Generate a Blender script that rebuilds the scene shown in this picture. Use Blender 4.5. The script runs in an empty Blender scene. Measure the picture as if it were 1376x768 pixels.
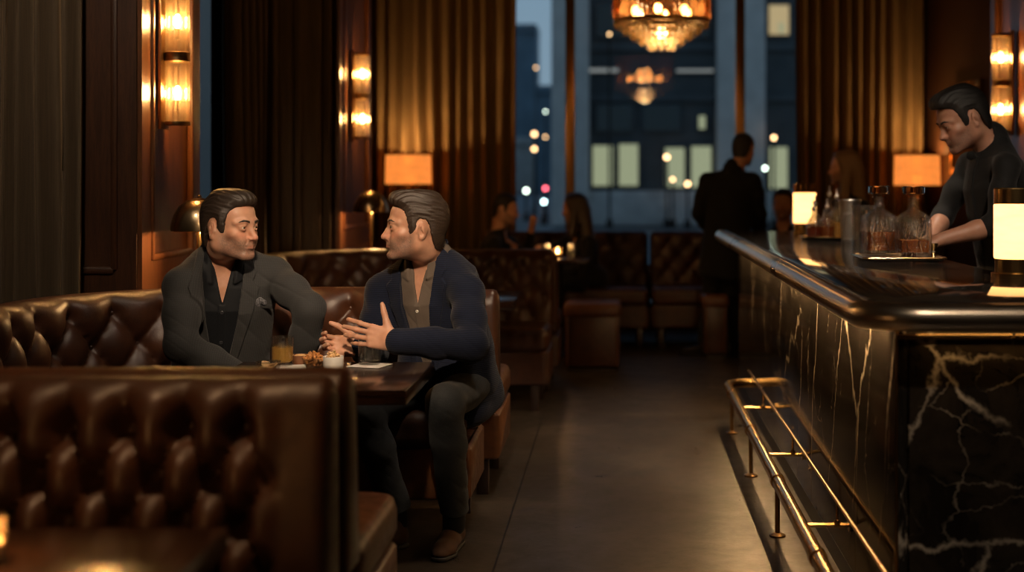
import bpy, bmesh, math, random
import numpy as np
from mathutils import Vector, Matrix

PI = math.pi
scene = bpy.context.scene
COL = scene.collection
H_EYE = 1.32      # camera height
FPX, VPX, VPY = 1800.0, 832.0, 240.0
rng = random.Random(7)


def at(px, py, Y):
    """world point seen at pixel (px, py) of the photograph at depth Y"""
    return np.array([(px - VPX) * Y / FPX, Y, H_EYE - (py - VPY) * Y / FPX])


def on(px, py, z):
    """world point on the horizontal plane z"""
    Y = FPX * (H_EYE - z) / (py - VPY)
    return np.array([(px - VPX) * Y / FPX, Y, z])


# ------------------------------------------------------------------ objects
def link(o, parent=None):
    COL.objects.link(o)
    if parent is not None:
        o.parent = parent
    return o


def tag(o, label=None, cat=None, group=None, kind=None):
    if label: o['label'] = label
    if cat: o['category'] = cat
    if group: o['group'] = group
    if kind: o['kind'] = kind
    return o


def empty(name, loc, label=None, cat=None, group=None, rz=0.0):
    o = bpy.data.objects.new(name, None)
    o.empty_display_size = 0.1
    o.location = loc
    o.rotation_euler = (0, 0, rz)
    link(o)
    return tag(o, label, cat, group)


def mesh_obj(name, verts, faces, mat=None, parent=None, smooth=True, loc=None):
    me = bpy.data.meshes.new(name)
    verts = np.asarray(verts, dtype=np.float64)
    me.from_pydata([tuple(v) for v in verts], [], [tuple(int(i) for i in f) for f in faces])
    if smooth:
        me.polygons.foreach_set('use_smooth', np.ones(len(me.polygons), dtype=bool))
    me.update()
    o = bpy.data.objects.new(name, me)
    if mat is not None: me.materials.append(mat)
    if loc is not None: o.location = loc
    link(o, parent)
    return o


class MB:
    """collects shapes and links them as one mesh object"""
    def __init__(self):
        self.v = []; self.f = []; self.m = []

    def add(self, verts, faces, mi=0):
        n = len(self.v)
        self.v.extend([tuple(map(float, p)) for p in verts])
        for f in faces:
            self.f.append(tuple(int(i) + n for i in f)); self.m.append(mi)
        return self

    def box(self, c, s, bevel=0.0, rz=0.0, R=None, seg=2, mi=0):
        bm = bmesh.new()
        bmesh.ops.create_cube(bm, size=1.0)
        for v in bm.verts:
            v.co = Vector((v.co.x * s[0], v.co.y * s[1], v.co.z * s[2]))
        if bevel > 0:
            bmesh.ops.bevel(bm, geom=list(bm.edges), offset=min(bevel, min(s) * 0.49), segments=seg, affect='EDGES', profile=0.5)
        M = R if R is not None else Matrix.Rotation(rz, 3, 'Z')
        self.bm(bm, M, c, mi)
        return self

    def bm(self, bm, M=None, c=(0, 0, 0), mi=0):
        bm.verts.ensure_lookup_table()
        bm.verts.index_update()
        M = M or Matrix.Identity(3)
        vs = [(M @ v.co) + Vector(c) for v in bm.verts]
        self.add(vs, [[v.index for v in f.verts] for f in bm.faces], mi)
        bm.free()

    def lathe(self, prof, c=(0, 0, 0), n=32, M=None, mi=0, sx=1.0, sy=1.0):
        """profile [(r, z)...] turned about z"""
        vs, fs = [], []
        k = len(prof)
        for i in range(n):
            a = 2 * PI * i / n
            for r, z in prof:
                vs.append((r * math.cos(a) * sx, r * math.sin(a) * sy, z))
        for i in range(n):
            j = (i + 1) % n
            for q in range(k - 1):
                fs.append((i * k + q, j * k + q, j * k + q + 1, i * k + q + 1))
        if prof[0][0] > 1e-6: fs.append([i * k for i in range(n)][::-1])
        if prof[-1][0] > 1e-6: fs.append([i * k + k - 1 for i in range(n)])
        M = M or Matrix.Identity(3)
        vs = [(M @ Vector(v)) + Vector(c) for v in vs]
        self.add(vs, fs, mi)
        return self

    def tube(self, pts, r, n=10, caps=True, mi=0, closed=False):
        pts = [Vector(p) for p in pts]
        rs = r if hasattr(r, '__len__') else [r] * len(pts)
        vs, fs = [], []
        up = None
        m = len(pts)
        for i, p in enumerate(pts):
            if closed:
                t = (pts[(i + 1) % m] - pts[i - 1]).normalized()
            else:
                t = (pts[min(i + 1, m - 1)] - pts[max(i - 1, 0)]).normalized()
            if up is None:
                ref = Vector((0, 0, 1)) if abs(t.z) < 0.9 else Vector((1, 0, 0))
                up = (ref - t * ref.dot(t)).normalized()
            else:
                up = (up - t * up.dot(t)).normalized()
            s = t.cross(up)
            for k in range(n):
                a = 2 * PI * k / n
                vs.append(p + (up * math.cos(a) + s * math.sin(a)) * rs[i])
        for i in range(m if closed else m - 1):
            i2 = (i + 1) % m
            for k in range(n):
                k2 = (k + 1) % n
                fs.append((i * n + k, i * n + k2, i2 * n + k2, i2 * n + k))
        if caps and not closed:
            fs.append(list(range(n))); fs.append(list(range((m - 1) * n, m * n))[::-1])
        self.add(vs, fs, mi)
        return self

    def cyl(self, a, b, r, n=16, mi=0):
        return self.tube([a, b], r, n, True, mi)

    def sphere(self, c, r, seg=16, ring=10, s=(1, 1, 1), M=None, mi=0):
        prof = [(math.sin(PI * i / ring) * r, -math.cos(PI * i / ring) * r) for i in range(ring + 1)]
        M2 = (M or Matrix.Identity(3)) @ Matrix.Diagonal(Vector(s))
        vs, fs = [], []
        prof[0] = (0, -r); prof[-1] = (0, r)
        vs.append(M2 @ Vector((0, 0, -r)))
        for i in range(1, ring):
            for k in range(seg):
                a = 2 * PI * k / seg
                vs.append(M2 @ Vector((prof[i][0] * math.cos(a), prof[i][0] * math.sin(a), prof[i][1])))
        vs.append(M2 @ Vector((0, 0, r)))
        top = len(vs) - 1
        for k in range(seg):
            k2 = (k + 1) % seg
            fs.append((0, 1 + k2, 1 + k))
            for i in range(ring - 2):
                fs.append((1 + i * seg + k, 1 + i * seg + k2, 1 + (i + 1) * seg + k2, 1 + (i + 1) * seg + k))
            fs.append((top, 1 + (ring - 2) * seg + k, 1 + (ring - 2) * seg + k2))
        self.add([v + Vector(c) for v in vs], fs, mi)
        return self

    def prism(self, poly, z0, z1, bevel=0.0, M=None, c=(0, 0, 0), mi=0):
        """polygon (x, y) extruded from z0 to z1"""
        bm = bmesh.new()
        vs = [bm.verts.new((x, y, z0)) for x, y in poly]
        f = bm.faces.new(vs)
        r = bmesh.ops.extrude_face_region(bm, geom=[f])
        for v in r['geom']:
            if isinstance(v, bmesh.types.BMVert): v.co.z = z1
        bmesh.ops.recalc_face_normals(bm, faces=list(bm.faces))
        if bevel > 0:
            bmesh.ops.bevel(bm, geom=list(bm.edges), offset=bevel, segments=2, affect='EDGES', profile=0.5)
        self.bm(bm, M, c, mi)
        return self

    def build(self, name, mats, parent=None, smooth=None, loc=None, angle=35):
        me = bpy.data.meshes.new(name)
        me.from_pydata(self.v, [], self.f)
        mats = mats if isinstance(mats, (list, tuple)) else [mats]
        for m in mats: me.materials.append(m)
        if len(mats) > 1:
            me.polygons.foreach_set('material_index', self.m)
        bm = bmesh.new(); bm.from_mesh(me)
        bmesh.ops.recalc_face_normals(bm, faces=list(bm.faces))
        if smooth is not False:
            lim = math.radians(angle)
            for f in bm.faces: f.smooth = True
            for e in bm.edges:
                if len(e.link_faces) == 2 and e.calc_face_angle(0) > lim: e.smooth = False
        bm.to_mesh(me); bm.free()
        o = bpy.data.objects.new(name, me)
        if loc is not None:
            o.location = loc
        link(o, parent)
        return o


def copy_tree(o, parent=None):
    c = o.copy(); COL.objects.link(c)
    if parent is not None: c.parent = parent
    for ch in o.children: copy_tree(ch, c)
    return c


# ------------------------------------------------------------------ materials
MATS = {}


def nmat(name):
    m = bpy.data.materials.new(name); m.use_nodes = True
    nt = m.node_tree; nt.nodes.clear()
    out = nt.nodes.new('ShaderNodeOutputMaterial')
    MATS[name] = m
    return m, nt, out


def nd(nt, typ, **kw):
    n = nt.nodes.new(typ)
    for k, v in kw.items():
        if k.startswith('i_'):
            key = k[2:].replace('_', ' ')
            n.inputs[key].default_value = v
        else:
            setattr(n, k, v)
    return n


def setin(n, key, v):
    n.inputs[key].default_value = v


def ramp(nt, fac, stops):
    r = nt.nodes.new('ShaderNodeValToRGB')
    el = r.color_ramp.elements
    while len(el) < len(stops): el.new(0.5)
    for e, (p, c) in zip(el, stops):
        e.position = p
        e.color = (c[0], c[1], c[2], 1) if hasattr(c, '__len__') else (c, c, c, 1)
    nt.links.new(fac, r.inputs['Fac'])
    return r


def coords(nt, scale=(1, 1, 1), rot=(0, 0, 0), kind='Object'):
    tc = nt.nodes.new('ShaderNodeTexCoord')
    mp = nt.nodes.new('ShaderNodeMapping')
    mp.inputs['Scale'].default_value = scale
    mp.inputs['Rotation'].default_value = rot
    nt.links.new(tc.outputs[kind], mp.inputs['Vector'])
    return mp.outputs['Vector']


def noise(nt, vec, scale=5, detail=4, rough=0.5, dist=0.0):
    n = nt.nodes.new('ShaderNodeTexNoise')
    n.inputs['Scale'].default_value = scale; n.inputs['Detail'].default_value = detail
    n.inputs['Roughness'].default_value = rough; n.inputs['Distortion'].default_value = dist
    nt.links.new(vec, n.inputs['Vector'])
    return n.outputs['Fac']


def bump(nt, height, strength=0.3, dist=0.01):
    b = nt.nodes.new('ShaderNodeBump')
    b.inputs['Strength'].default_value = strength; b.inputs['Distance'].default_value = dist
    nt.links.new(height, b.inputs['Height'])
    return b.outputs['Normal']


def mix_rgb(nt, fac, a, b):
    m = nt.nodes.new('ShaderNodeMix'); m.data_type = 'RGBA'
    if hasattr(fac, 'links'): nt.links.new(fac, m.inputs[0])
    else: m.inputs[0].default_value = fac
    for key, v in ((6, a), (7, b)):
        if hasattr(v, 'links'): nt.links.new(v, m.inputs[key])
        else: m.inputs[key].default_value = (*v, 1)
    return m.outputs[2]


def principled(nt, out, color=(.8, .8, .8), rough=.5, metal=0.0, **kw):
    p = nt.nodes.new('ShaderNodeBsdfPrincipled')
    if hasattr(color, 'links'): nt.links.new(color, p.inputs['Base Color'])
    else: p.inputs['Base Color'].default_value = (*color, 1)
    if hasattr(rough, 'links'): nt.links.new(rough, p.inputs['Roughness'])
    else: p.inputs['Roughness'].default_value = rough
    p.inputs['Metallic'].default_value = metal
    for k, v in kw.items():
        key = k.replace('_', ' ')
        if hasattr(v, 'links'): nt.links.new(v, p.inputs[key])
        else: p.inputs[key].default_value = v
    nt.links.new(p.outputs[0], out.inputs[0])
    return p


def m_plain(name, color, rough=.5, metal=0.0, nscale=40, var=.25, bstr=.05, **kw):
    """plain colour with a slight procedural variation"""
    m, nt, out = nmat(name)
    v = coords(nt)
    f = noise(nt, v, nscale, 4)
    c = ramp(nt, f, [(.3, [x * (1 - var) for x in color]), (.7, [min(1, x * (1 + var)) for x in color])]).outputs[0]
    principled(nt, out, c, rough, metal, Normal=bump(nt, f, bstr, .003), **kw)
    return m


def m_emit(name, color, strength):
    m, nt, out = nmat(name)
    e = nd(nt, 'ShaderNodeEmission')
    e.inputs[0].default_value = (*color, 1); e.inputs[1].default_value = strength
    nt.links.new(e.outputs[0], out.inputs[0])
    return m


def m_leather(name, dark, light, rough=.36, bstr=.25):
    m, nt, out = nmat(name)
    v = coords(nt)
    big = noise(nt, v, 3.5, 5, .6)
    fine = noise(nt, v, 160, 3, .6)
    mid = noise(nt, v, 22, 6, .65)
    c0 = ramp(nt, big, [(.25, dark), (.75, light)]).outputs[0]
    c1 = mix_rgb(nt, ramp(nt, mid, [(.45, 0.0), (.75, .55)]).outputs[0], c0, [x * .45 for x in dark])
    r = ramp(nt, mid, [(.3, rough * .8), (.7, rough * 1.35)]).outputs[0]
    add = nd(nt, 'ShaderNodeMath', operation='ADD'); nt.links.new(fine, add.inputs[0]); nt.links.new(mid, add.inputs[1])
    principled(nt, out, c1, r, Normal=bump(nt, add.outputs[0], bstr, .0025))
    return m


def m_wood(name, dark, light, rough=.3, axis='z', scale=1.0, bstr=.05, coat=0.0):
    m, nt, out = nmat(name)
    sc = {'z': (14, 14, 1.1), 'x': (1.1, 14, 14), 'y': (14, 1.1, 14)}[axis]
    v = coords(nt, [s * scale for s in sc])
    f = noise(nt, v, 3, 7, .62, .8)
    v2 = coords(nt, [s * scale * 4 for s in sc])
    g = noise(nt, v2, 4, 3, .6)
    c = ramp(nt, f, [(.25, dark), (.5, [(a + b) / 2 for a, b in zip(dark, light)]), (.78, light)]).outputs[0]
    c = mix_rgb(nt, ramp(nt, g, [(.5, 0.0), (.72, .5)]).outputs[0], c, [x * .5 for x in dark])
    principled(nt, out, c, rough, Normal=bump(nt, g, bstr, .002), Coat_Weight=coat, Coat_Roughness=.15)
    return m


def m_metal(name, color, rough=.22, streak=False):
    m, nt, out = nmat(name)
    v = coords(nt, (1, 1, 1) if not streak else (60, 60, 2))
    f = noise(nt, v, 2.5, 2)
    r = ramp(nt, f, [(.3, rough * .9), (.7, rough * 1.15)]).outputs[0]
    c = ramp(nt, f, [(.3, [x * .93 for x in color]), (.7, color)]).outputs[0]
    principled(nt, out, c, r, 1.0)
    return m


def edge_mirror(nt, lo, hi):
    """mirror share of thin glass: lo seen square on, lo + hi seen edge on, the same from both sides"""
    lw = nd(nt, 'ShaderNodeLayerWeight'); lw.inputs[0].default_value = .5
    pw = nd(nt, 'ShaderNodeMath', operation='POWER'); pw.inputs[1].default_value = 3.2
    nt.links.new(lw.outputs['Facing'], pw.inputs[0])
    ma = nd(nt, 'ShaderNodeMath', operation='MULTIPLY_ADD')
    nt.links.new(pw.outputs[0], ma.inputs[0]); ma.inputs[1].default_value = hi; ma.inputs[2].default_value = lo
    return ma


def m_clear(name, tint=(1, 1, 1), refl=.10, rough=.0):
    """thin clear glass: straight-through plus a mirror share that grows at grazing angles"""
    m, nt, out = nmat(name)
    t = nd(nt, 'ShaderNodeBsdfTransparent'); t.inputs[0].default_value = (*tint, 1)
    g = nd(nt, 'ShaderNodeBsdfGlossy'); g.inputs['Roughness'].default_value = rough
    mx = edge_mirror(nt, refl * .45, .62)
    ms = nd(nt, 'ShaderNodeMixShader')
    nt.links.new(mx.outputs[0], ms.inputs[0]); nt.links.new(t.outputs[0], ms.inputs[1]); nt.links.new(g.outputs[0], ms.inputs[2])
    nt.links.new(ms.outputs[0], out.inputs[0])
    return m


def m_frost(name, tint, scat, amount, refl=.10, facet=0.0):
    """thick pressed glass: mostly see-through, partly scattering the light of the bulb behind it"""
    m, nt, out = nmat(name)
    t = nd(nt, 'ShaderNodeBsdfTransparent'); t.inputs[0].default_value = (*tint, 1)
    s = nd(nt, 'ShaderNodeBsdfTranslucent'); s.inputs[0].default_value = (*scat, 1)
    g = nd(nt, 'ShaderNodeBsdfGlossy'); g.inputs['Roughness'].default_value = .08
    if facet:
        vo = nd(nt, 'ShaderNodeTexVoronoi'); vo.inputs['Scale'].default_value = facet
        nt.links.new(coords(nt), vo.inputs['Vector'])
        nt.links.new(bump(nt, vo.outputs['Distance'], .9, .004), g.inputs['Normal'])
    m1 = nd(nt, 'ShaderNodeMixShader'); m1.inputs[0].default_value = amount
    nt.links.new(t.outputs[0], m1.inputs[1]); nt.links.new(s.outputs[0], m1.inputs[2])
    fa = edge_mirror(nt, refl * .4, .5)
    m2 = nd(nt, 'ShaderNodeMixShader')
    nt.links.new(fa.outputs[0], m2.inputs[0]); nt.links.new(m1.outputs[0], m2.inputs[1]); nt.links.new(g.outputs[0], m2.inputs[2])
    nt.links.new(m2.outputs[0], out.inputs[0])
    return m


def m_glass(name, color=(1, 1, 1), ior=1.45, rough=0.0):
    m, nt, out = nmat(name)
    g = nd(nt, 'ShaderNodeBsdfGlass'); g.inputs['Color'].default_value = (*color, 1)
    g.inputs['IOR'].default_value = ior; g.inputs['Roughness'].default_value = rough
    nt.links.new(g.outputs[0], out.inputs[0])
    return m
# ------------------------------------------------------------------ implicit-surface sculpting
HS = 1.0
def smin(a, b, k):
    if k <= 0: return np.minimum(a, b)
    h = np.maximum(k - np.abs(a - b), 0.0) / k
    return np.minimum(a, b) - h * h * k * .25


def smax(a, b, k):
    return -smin(-a, -b, k)


def V3(*a):
    return np.array(a, dtype=float)


def rot(yaw=0, pitch=0, roll=0):
    """columns = local axes in the world; local y looks forward; yaw about z, pitch nods (+ = up), roll leans"""
    M = Matrix.Rotation(yaw, 3, 'Z') @ Matrix.Rotation(pitch, 3, 'X') @ Matrix.Rotation(roll, 3, 'Y')
    return np.array(M)


def s_ell(c, r, R=None):
    c = np.asarray(c, float); r = np.asarray(r, float)

    def f(P):
        q = P - c
        if R is not None: q = q @ R
        k0 = np.sqrt(((q / r) ** 2).sum(1)); k1 = np.sqrt(((q / (r * r)) ** 2).sum(1)) + 1e-9
        return k0 * (k0 - 1.0) / k1
    return f, c, float(r.max())


def s_cone(a, b, ra, rb, flat=None):
    """tapered capsule; flat = (axis, factor) thins the section along a world axis"""
    a = np.asarray(a, float); b = np.asarray(b, float); ba = b - a; L2 = float(ba @ ba) + 1e-12

    def f(P):
        pa = P - a
        t = np.clip(pa @ ba / L2, 0, 1)
        d = pa - t[:, None] * ba
        if flat is not None:
            ax, fc = flat
            ax = np.asarray(ax, float)
            d = d + ((1 / fc - 1) * (d @ ax))[:, None] * ax
            return (np.sqrt((d * d).sum(1)) - (ra + (rb - ra) * t)) * fc
        return np.sqrt((d * d).sum(1)) - (ra + (rb - ra) * t)
    return f, (a + b) / 2, float(np.sqrt(L2) / 2 + max(ra, rb))


def s_box(c, half, rad=0.0, R=None):
    c = np.asarray(c, float); half = np.asarray(half, float) - rad

    def f(P):
        q = P - c
        if R is not None: q = q @ R
        q = np.abs(q) - half
        return np.sqrt((np.maximum(q, 0) ** 2).sum(1)) + np.minimum(q.max(1), 0) - rad
    return f, c, float(np.linalg.norm(half + rad))


def poly2(poly):
    """signed distance to a 2-D polygon"""
    V = np.asarray(poly, float)

    def f(x, y):
        p = np.stack([x, y], 1)
        d = ((p - V[0]) ** 2).sum(1)
        s = np.ones(len(p))
        n = len(V); j = n - 1
        for i in range(n):
            e = V[j] - V[i]; w = p - V[i]
            b = w - e * np.clip((w @ e) / (e @ e), 0, 1)[:, None]
            d = np.minimum(d, (b * b).sum(1))
            c1 = p[:, 1] >= V[i][1]; c2 = p[:, 1] < V[j][1]
            c3 = e[0] * w[:, 1] > e[1] * w[:, 0]
            flip = (c1 & c2 & c3) | (~c1 & ~c2 & ~c3)
            s = np.where(flip, -s, s)
            j = i
        return s * np.sqrt(d)
    return f


class Sdf:
    def __init__(self):
        self.ops = []

    def u(self, prim, k=.01):
        self.ops.append(('u', prim[0], prim[1], prim[2], k)); return self

    def s(self, prim, k=.005):
        self.ops.append(('s', prim[0], prim[1], prim[2], k)); return self

    def i(self, f, k=.003):
        self.ops.append(('i', f, None, None, k)); return self

    def w(self, f):
        """warp: f(P, d) -> d"""
        self.ops.append(('w', f, None, None, 0)); return self

    def limb(self, pts, rad, k=.01, flat=None):
        for q in range(len(pts) - 1):
            self.u(s_cone(pts[q], pts[q + 1], rad[q], rad[q + 1], flat), k)
        return self

    def eval(self, P, cen=None, brad=None):
        d = np.full(len(P), 1.0)
        for typ, f, c, r, k in self.ops:
            if cen is not None and c is not None:
                if np.linalg.norm(cen - c) - r > brad * 1.1 + k + .03: continue
            if typ == 'u': d = smin(d, f(P), k)
            elif typ == 's': d = smax(d, -f(P), k)
            elif typ == 'i': d = smax(d, f(P), k)
            else: d = f(P, d)
        return d

    def __call__(self, P):
        return self.eval(P)

    def mesh(self, lo, hi, h, B=14):
        lo = np.asarray(lo, float); hi = np.asarray(hi, float)
        nb = np.ceil((hi - lo) / (h * B)).astype(int)
        g = np.stack(np.meshgrid(*[np.arange(n) for n in nb], indexing='ij'), -1).reshape(-1, 3)
        cen = lo + (g + .5) * h * B
        brad = h * B * .5 * math.sqrt(3)
        dc = self.eval(cen)
        act = np.abs(dc) < brad * 1.3 + 2 * h
        g = g[act]; cen = cen[act]
        N = nb * B + 2
        r = np.arange(B + 1)
        offs = np.stack(np.meshgrid(r, r, r, indexing='ij'), -1).reshape(-1, 3)
        keys, pos, quads = [], [], []
        corners = [(a, b, c) for a in (0, 1) for b in (0, 1) for c in (0, 1)]
        edges = [(p, q) for p in range(8) for q in range(p + 1, 8) if sum(abs(x - y) for x, y in zip(corners[p], corners[q])) == 1]

        def key(ijk):
            return (ijk[..., 0] * N[1] + ijk[..., 1]) * N[2] + ijk[..., 2]
        for gi, ci in zip(g, cen):
            base = gi * B
            P = lo + (base + offs) * h
            D = self.eval(P, ci, brad).reshape(B + 1, B + 1, B + 1)
            if D.min() > 0 or D.max() < 0: continue
            S = D < 0
            cs = [S[a:a + B, b:b + B, c:c + B] for a, b, c in corners]
            cd = [D[a:a + B, b:b + B, c:c + B] for a, b, c in corners]
            tot = sum(x.astype(int) for x in cs)
            m = (tot > 0) & (tot < 8)
            idx = np.argwhere(m)
            if len(idx) == 0: continue
            acc = np.zeros((len(idx), 3)); cnt = np.zeros(len(idx))
            cv = [x[m] for x in cd]
            for p, q in edges:
                a, b = cv[p], cv[q]
                x = (a < 0) != (b < 0)
                t = np.where(x, a / np.where(x, a - b, 1.0), 0)
                cp = np.array(corners[p]); cq = np.array(corners[q])
                acc += np.where(x[:, None], cp + t[:, None] * (cq - cp), 0); cnt += x
            acc /= cnt[:, None]
            gl = idx + base
            keys.append(key(gl)); pos.append(lo + (gl + acc) * h)
            for ax in range(3):
                sl0 = [slice(0, B)] * 3; sl1 = [slice(0, B)] * 3
                sl1[ax] = slice(1, B + 1)
                a = S[tuple(sl0)]; b = S[tuple(sl1)]
                e = np.argwhere(a != b)
                if len(e) == 0: continue
                ins = a[e[:, 0], e[:, 1], e[:, 2]]
                e = e + base
                u1 = np.zeros(3, int); u1[(ax + 1) % 3] = 1
                u2 = np.zeros(3, int); u2[(ax + 2) % 3] = 1
                q = np.stack([key(e), key(e - u1), key(e - u1 - u2), key(e - u2)], 1)
                q[~ins] = q[~ins][:, ::-1]
                quads.append(q)
        if not keys: raise RuntimeError('empty sdf')
        K = np.concatenate(keys); X = np.concatenate(pos); Q = np.concatenate(quads)
        o = np.argsort(K); K = K[o]; X = X[o]
        ix = np.searchsorted(K, Q); ix = np.clip(ix, 0, len(K) - 1)
        ok = (K[ix] == Q).all(1)
        return X, ix[ok]


def sdf_obj(name, sdf, lo, hi, h, mat, parent=None, origin=(0, 0, 0), color=None, smooth_it=1):
    X, F = sdf.mesh(lo, hi, h * HS)
    if smooth_it:
        E = np.concatenate([F[:, [0, 1]], F[:, [1, 2]], F[:, [2, 3]], F[:, [3, 0]]])
        E = np.concatenate([E, E[:, ::-1]])
        cnt = np.bincount(E[:, 0], minlength=len(X)).astype(float) + 1e-9
        for _ in range(smooth_it):
            A = np.stack([np.bincount(E[:, 0], weights=X[E[:, 1], a], minlength=len(X)) for a in range(3)], 1) / cnt[:, None]
            X = X * .5 + A * .5
    me = bpy.data.meshes.new(name)
    n, m = len(X), len(F)
    me.vertices.add(n); me.loops.add(m * 4); me.polygons.add(m)
    me.vertices.foreach_set('co', (X - np.asarray(origin, float)).astype(np.float32).ravel())
    me.loops.foreach_set('vertex_index', F.astype(np.int32).ravel())
    me.polygons.foreach_set('loop_start', (np.arange(m) * 4).astype(np.int32))
    me.polygons.foreach_set('loop_total', np.full(m, 4, np.int32))
    me.polygons.foreach_set('use_smooth', np.ones(m, bool))
    me.update(calc_edges=True)
    me.validate()
    if color is not None:
        at_ = me.color_attributes.new('tone', 'FLOAT_COLOR', 'POINT')
        c = color(X)
        c = np.concatenate([c, np.ones((len(c), 1))], 1).astype(np.float32)
        at_.data.foreach_set('color', c.ravel())
    me.materials.append(mat)
    o = bpy.data.objects.new(name, me)
    link(o, parent)
    return o
# ------------------------------------------------------------------ heads and hands
def head_sdf(jaw=1.0, nose=1.0, brow=1.0, female=False, ears=True):
    """local head: y forward, z up, eye line z = 0, chin z = -.118, crown z = .117"""
    h = Sdf()
    h.u(s_ell((0, -.012, .030), (.075, .094, .086)), 0)
    h.u(s_ell((0, .030, .036), (.061, .060, .062)), .02)
    h.u(s_ell((0, .031, -.042), (.056, .058, .075)), .03)
    for s in (-1, 1):
        jx = .050 * jaw
        h.u(s_cone((s * jx, -.004, -.060), (s * .019, .076, -.100), .019, .0145), .028)
        h.u(s_cone((s * (jx + .006), -.004, -.02), (s * jx, -.004, -.062), .020, .018), .03)
        h.u(s_ell((s * .044, .058, -.026), (.019, .020, .015)), .022)
        h.u(s_ell((s * .030, .074, -.052), (.016, .016, .022)), .02)
    h.u(s_ell((0, .083, -.100), (.019, .0155, .0155)), .018)
    # brow ridge
    bz = .017
    h.u(s_cone((-.030, .083, bz), (.030, .083, bz), .0095 * brow, .0095 * brow), .018)
    for s in (-1, 1):
        h.u(s_cone((s * .028, .084, bz), (s * .050, .066, bz - .003), .0085 * brow, .007), .014)
        h.s(s_ell((s * .0325, .100, -.003), (.0155, .0125, .0105)), .012)
        # eyeball bulge with lids
        h.u(s_ell((s * .0315, .0755, -.002), (.0155, .0140, .0135)), .007)
        h.u(s_cone((s * .018, .0865, .0025), (s * .031, .0915, .0058), .0028, .0034), .003)
        h.u(s_cone((s * .031, .0915, .0058), (s * .045, .0805, .001), .0034, .0026), .003)
        h.u(s_cone((s * .020, .0860, -.009), (s * .032, .0890, -.0108), .0022, .0026), .004)
        h.u(s_cone((s * .032, .0890, -.0108), (s * .044, .0800, -.007), .0026, .0022), .004)
        h.s(s_ell((s * .0325, .094, -.0022), (.0110, .0085, .0040)), .0015)
    # nose
    n = nose
    h.u(s_cone((0, .0835, .012), (0, .1005, -.022), .0092, .0085), .016)
    h.u(s_cone((0, .099, -.018), (0, .1065 + .004 * n, -.0355), .0080, .0090), .008)
    h.u(s_ell((0, .1075 + .004 * n, -.0375), (.0105, .0092, .0090)), .008)
    for s in (-1, 1):
        h.u(s_ell((s * .0125, .0965, -.0410), (.0080, .0110, .0080)), .008)
        h.s(s_ell((s * .0070, .1015, -.0497), (.0038, .0058, .0040)), .003)
    h.u(s_cone((0, .107, -.0450), (0, .0955, -.0525), .0042, .0055), .006)
    # muzzle and lips
    h.u(s_ell((0, .0780, -.066), (.027, .0195, .022)), .016)
    f = 1.15 if female else 1.0
    for s in (-1, 1):
        h.u(s_cone((s * .0225, .0865, -.0680), (s * .005, .0985, -.0640), .0030, .0046 * f), .004)
        h.u(s_cone((s * .0205, .0865, -.0715), (0, .0968, -.0745), .0030, .0060 * f), .005)
    h.s(s_cone((-.0245, .0900, -.0690), (0, .1065, -.0687), .0013, .0014), .003)
    h.s(s_cone((.0245, .0900, -.0690), (0, .1065, -.0687), .0013, .0014), .003)
    h.s(s_cone((-.012, .0985, -.0845), (.012, .0985, -.0845), .006, .006), .010)
    for s in (-1, 1):
        # smile creases
        h.s(s_cone((s * .0175, .0985, -.043), (s * .029, .0845, -.066), .0012, .0010), .006)
        h.s(s_cone((s * .022, .0890, -.0150), (s * .036, .0835, -.0175), .0008, .0008), .004)
    if ears:
        for s in (-1, 1):
            R = np.array(Matrix.Rotation(s * -.55, 3, 'Z') @ Matrix.Rotation(-.18, 3, 'X'))
            c = V3(s * .0790, -.015, -.012)
            h.u(s_ell(c, (.0070, .0175, .0295), R), .006)
            h.u(s_ell(c + V3(0, .004, -.024), (.0075, .009, .010), R), .006)
            h.s(s_ell(c + V3(s * .0085, .004, -.002), (.0066, .0100, .0170), R), .003)
            h.u(s_ell(c + V3(s * .0050, -.002, .003), (.0045, .0075, .0125), R), .004)
            h.s(s_ell(c + V3(s * .0075, .004, -.008), (.0050, .0055, .0075), R), .003)
            h.u(s_ell(c + V3(s * -.001, .0165, -.006), (.005, .005, .007), R), .004)
    return h


HAIRLINE_M = [(.13, .15), (.112, .082), (.080, .0735), (.062, .067), (.047, .053), (.040, .034), (.035, .010), (.029, -.024),
              (.014, -.028), (.007, -.006), (.006, .020), (-.004, .031), (-.026, .026), (-.040, .006), (-.046, -.020), (-.054, -.050), (-.066, -.078),
              (-.13, -.084), (-.17, .15)]


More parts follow.
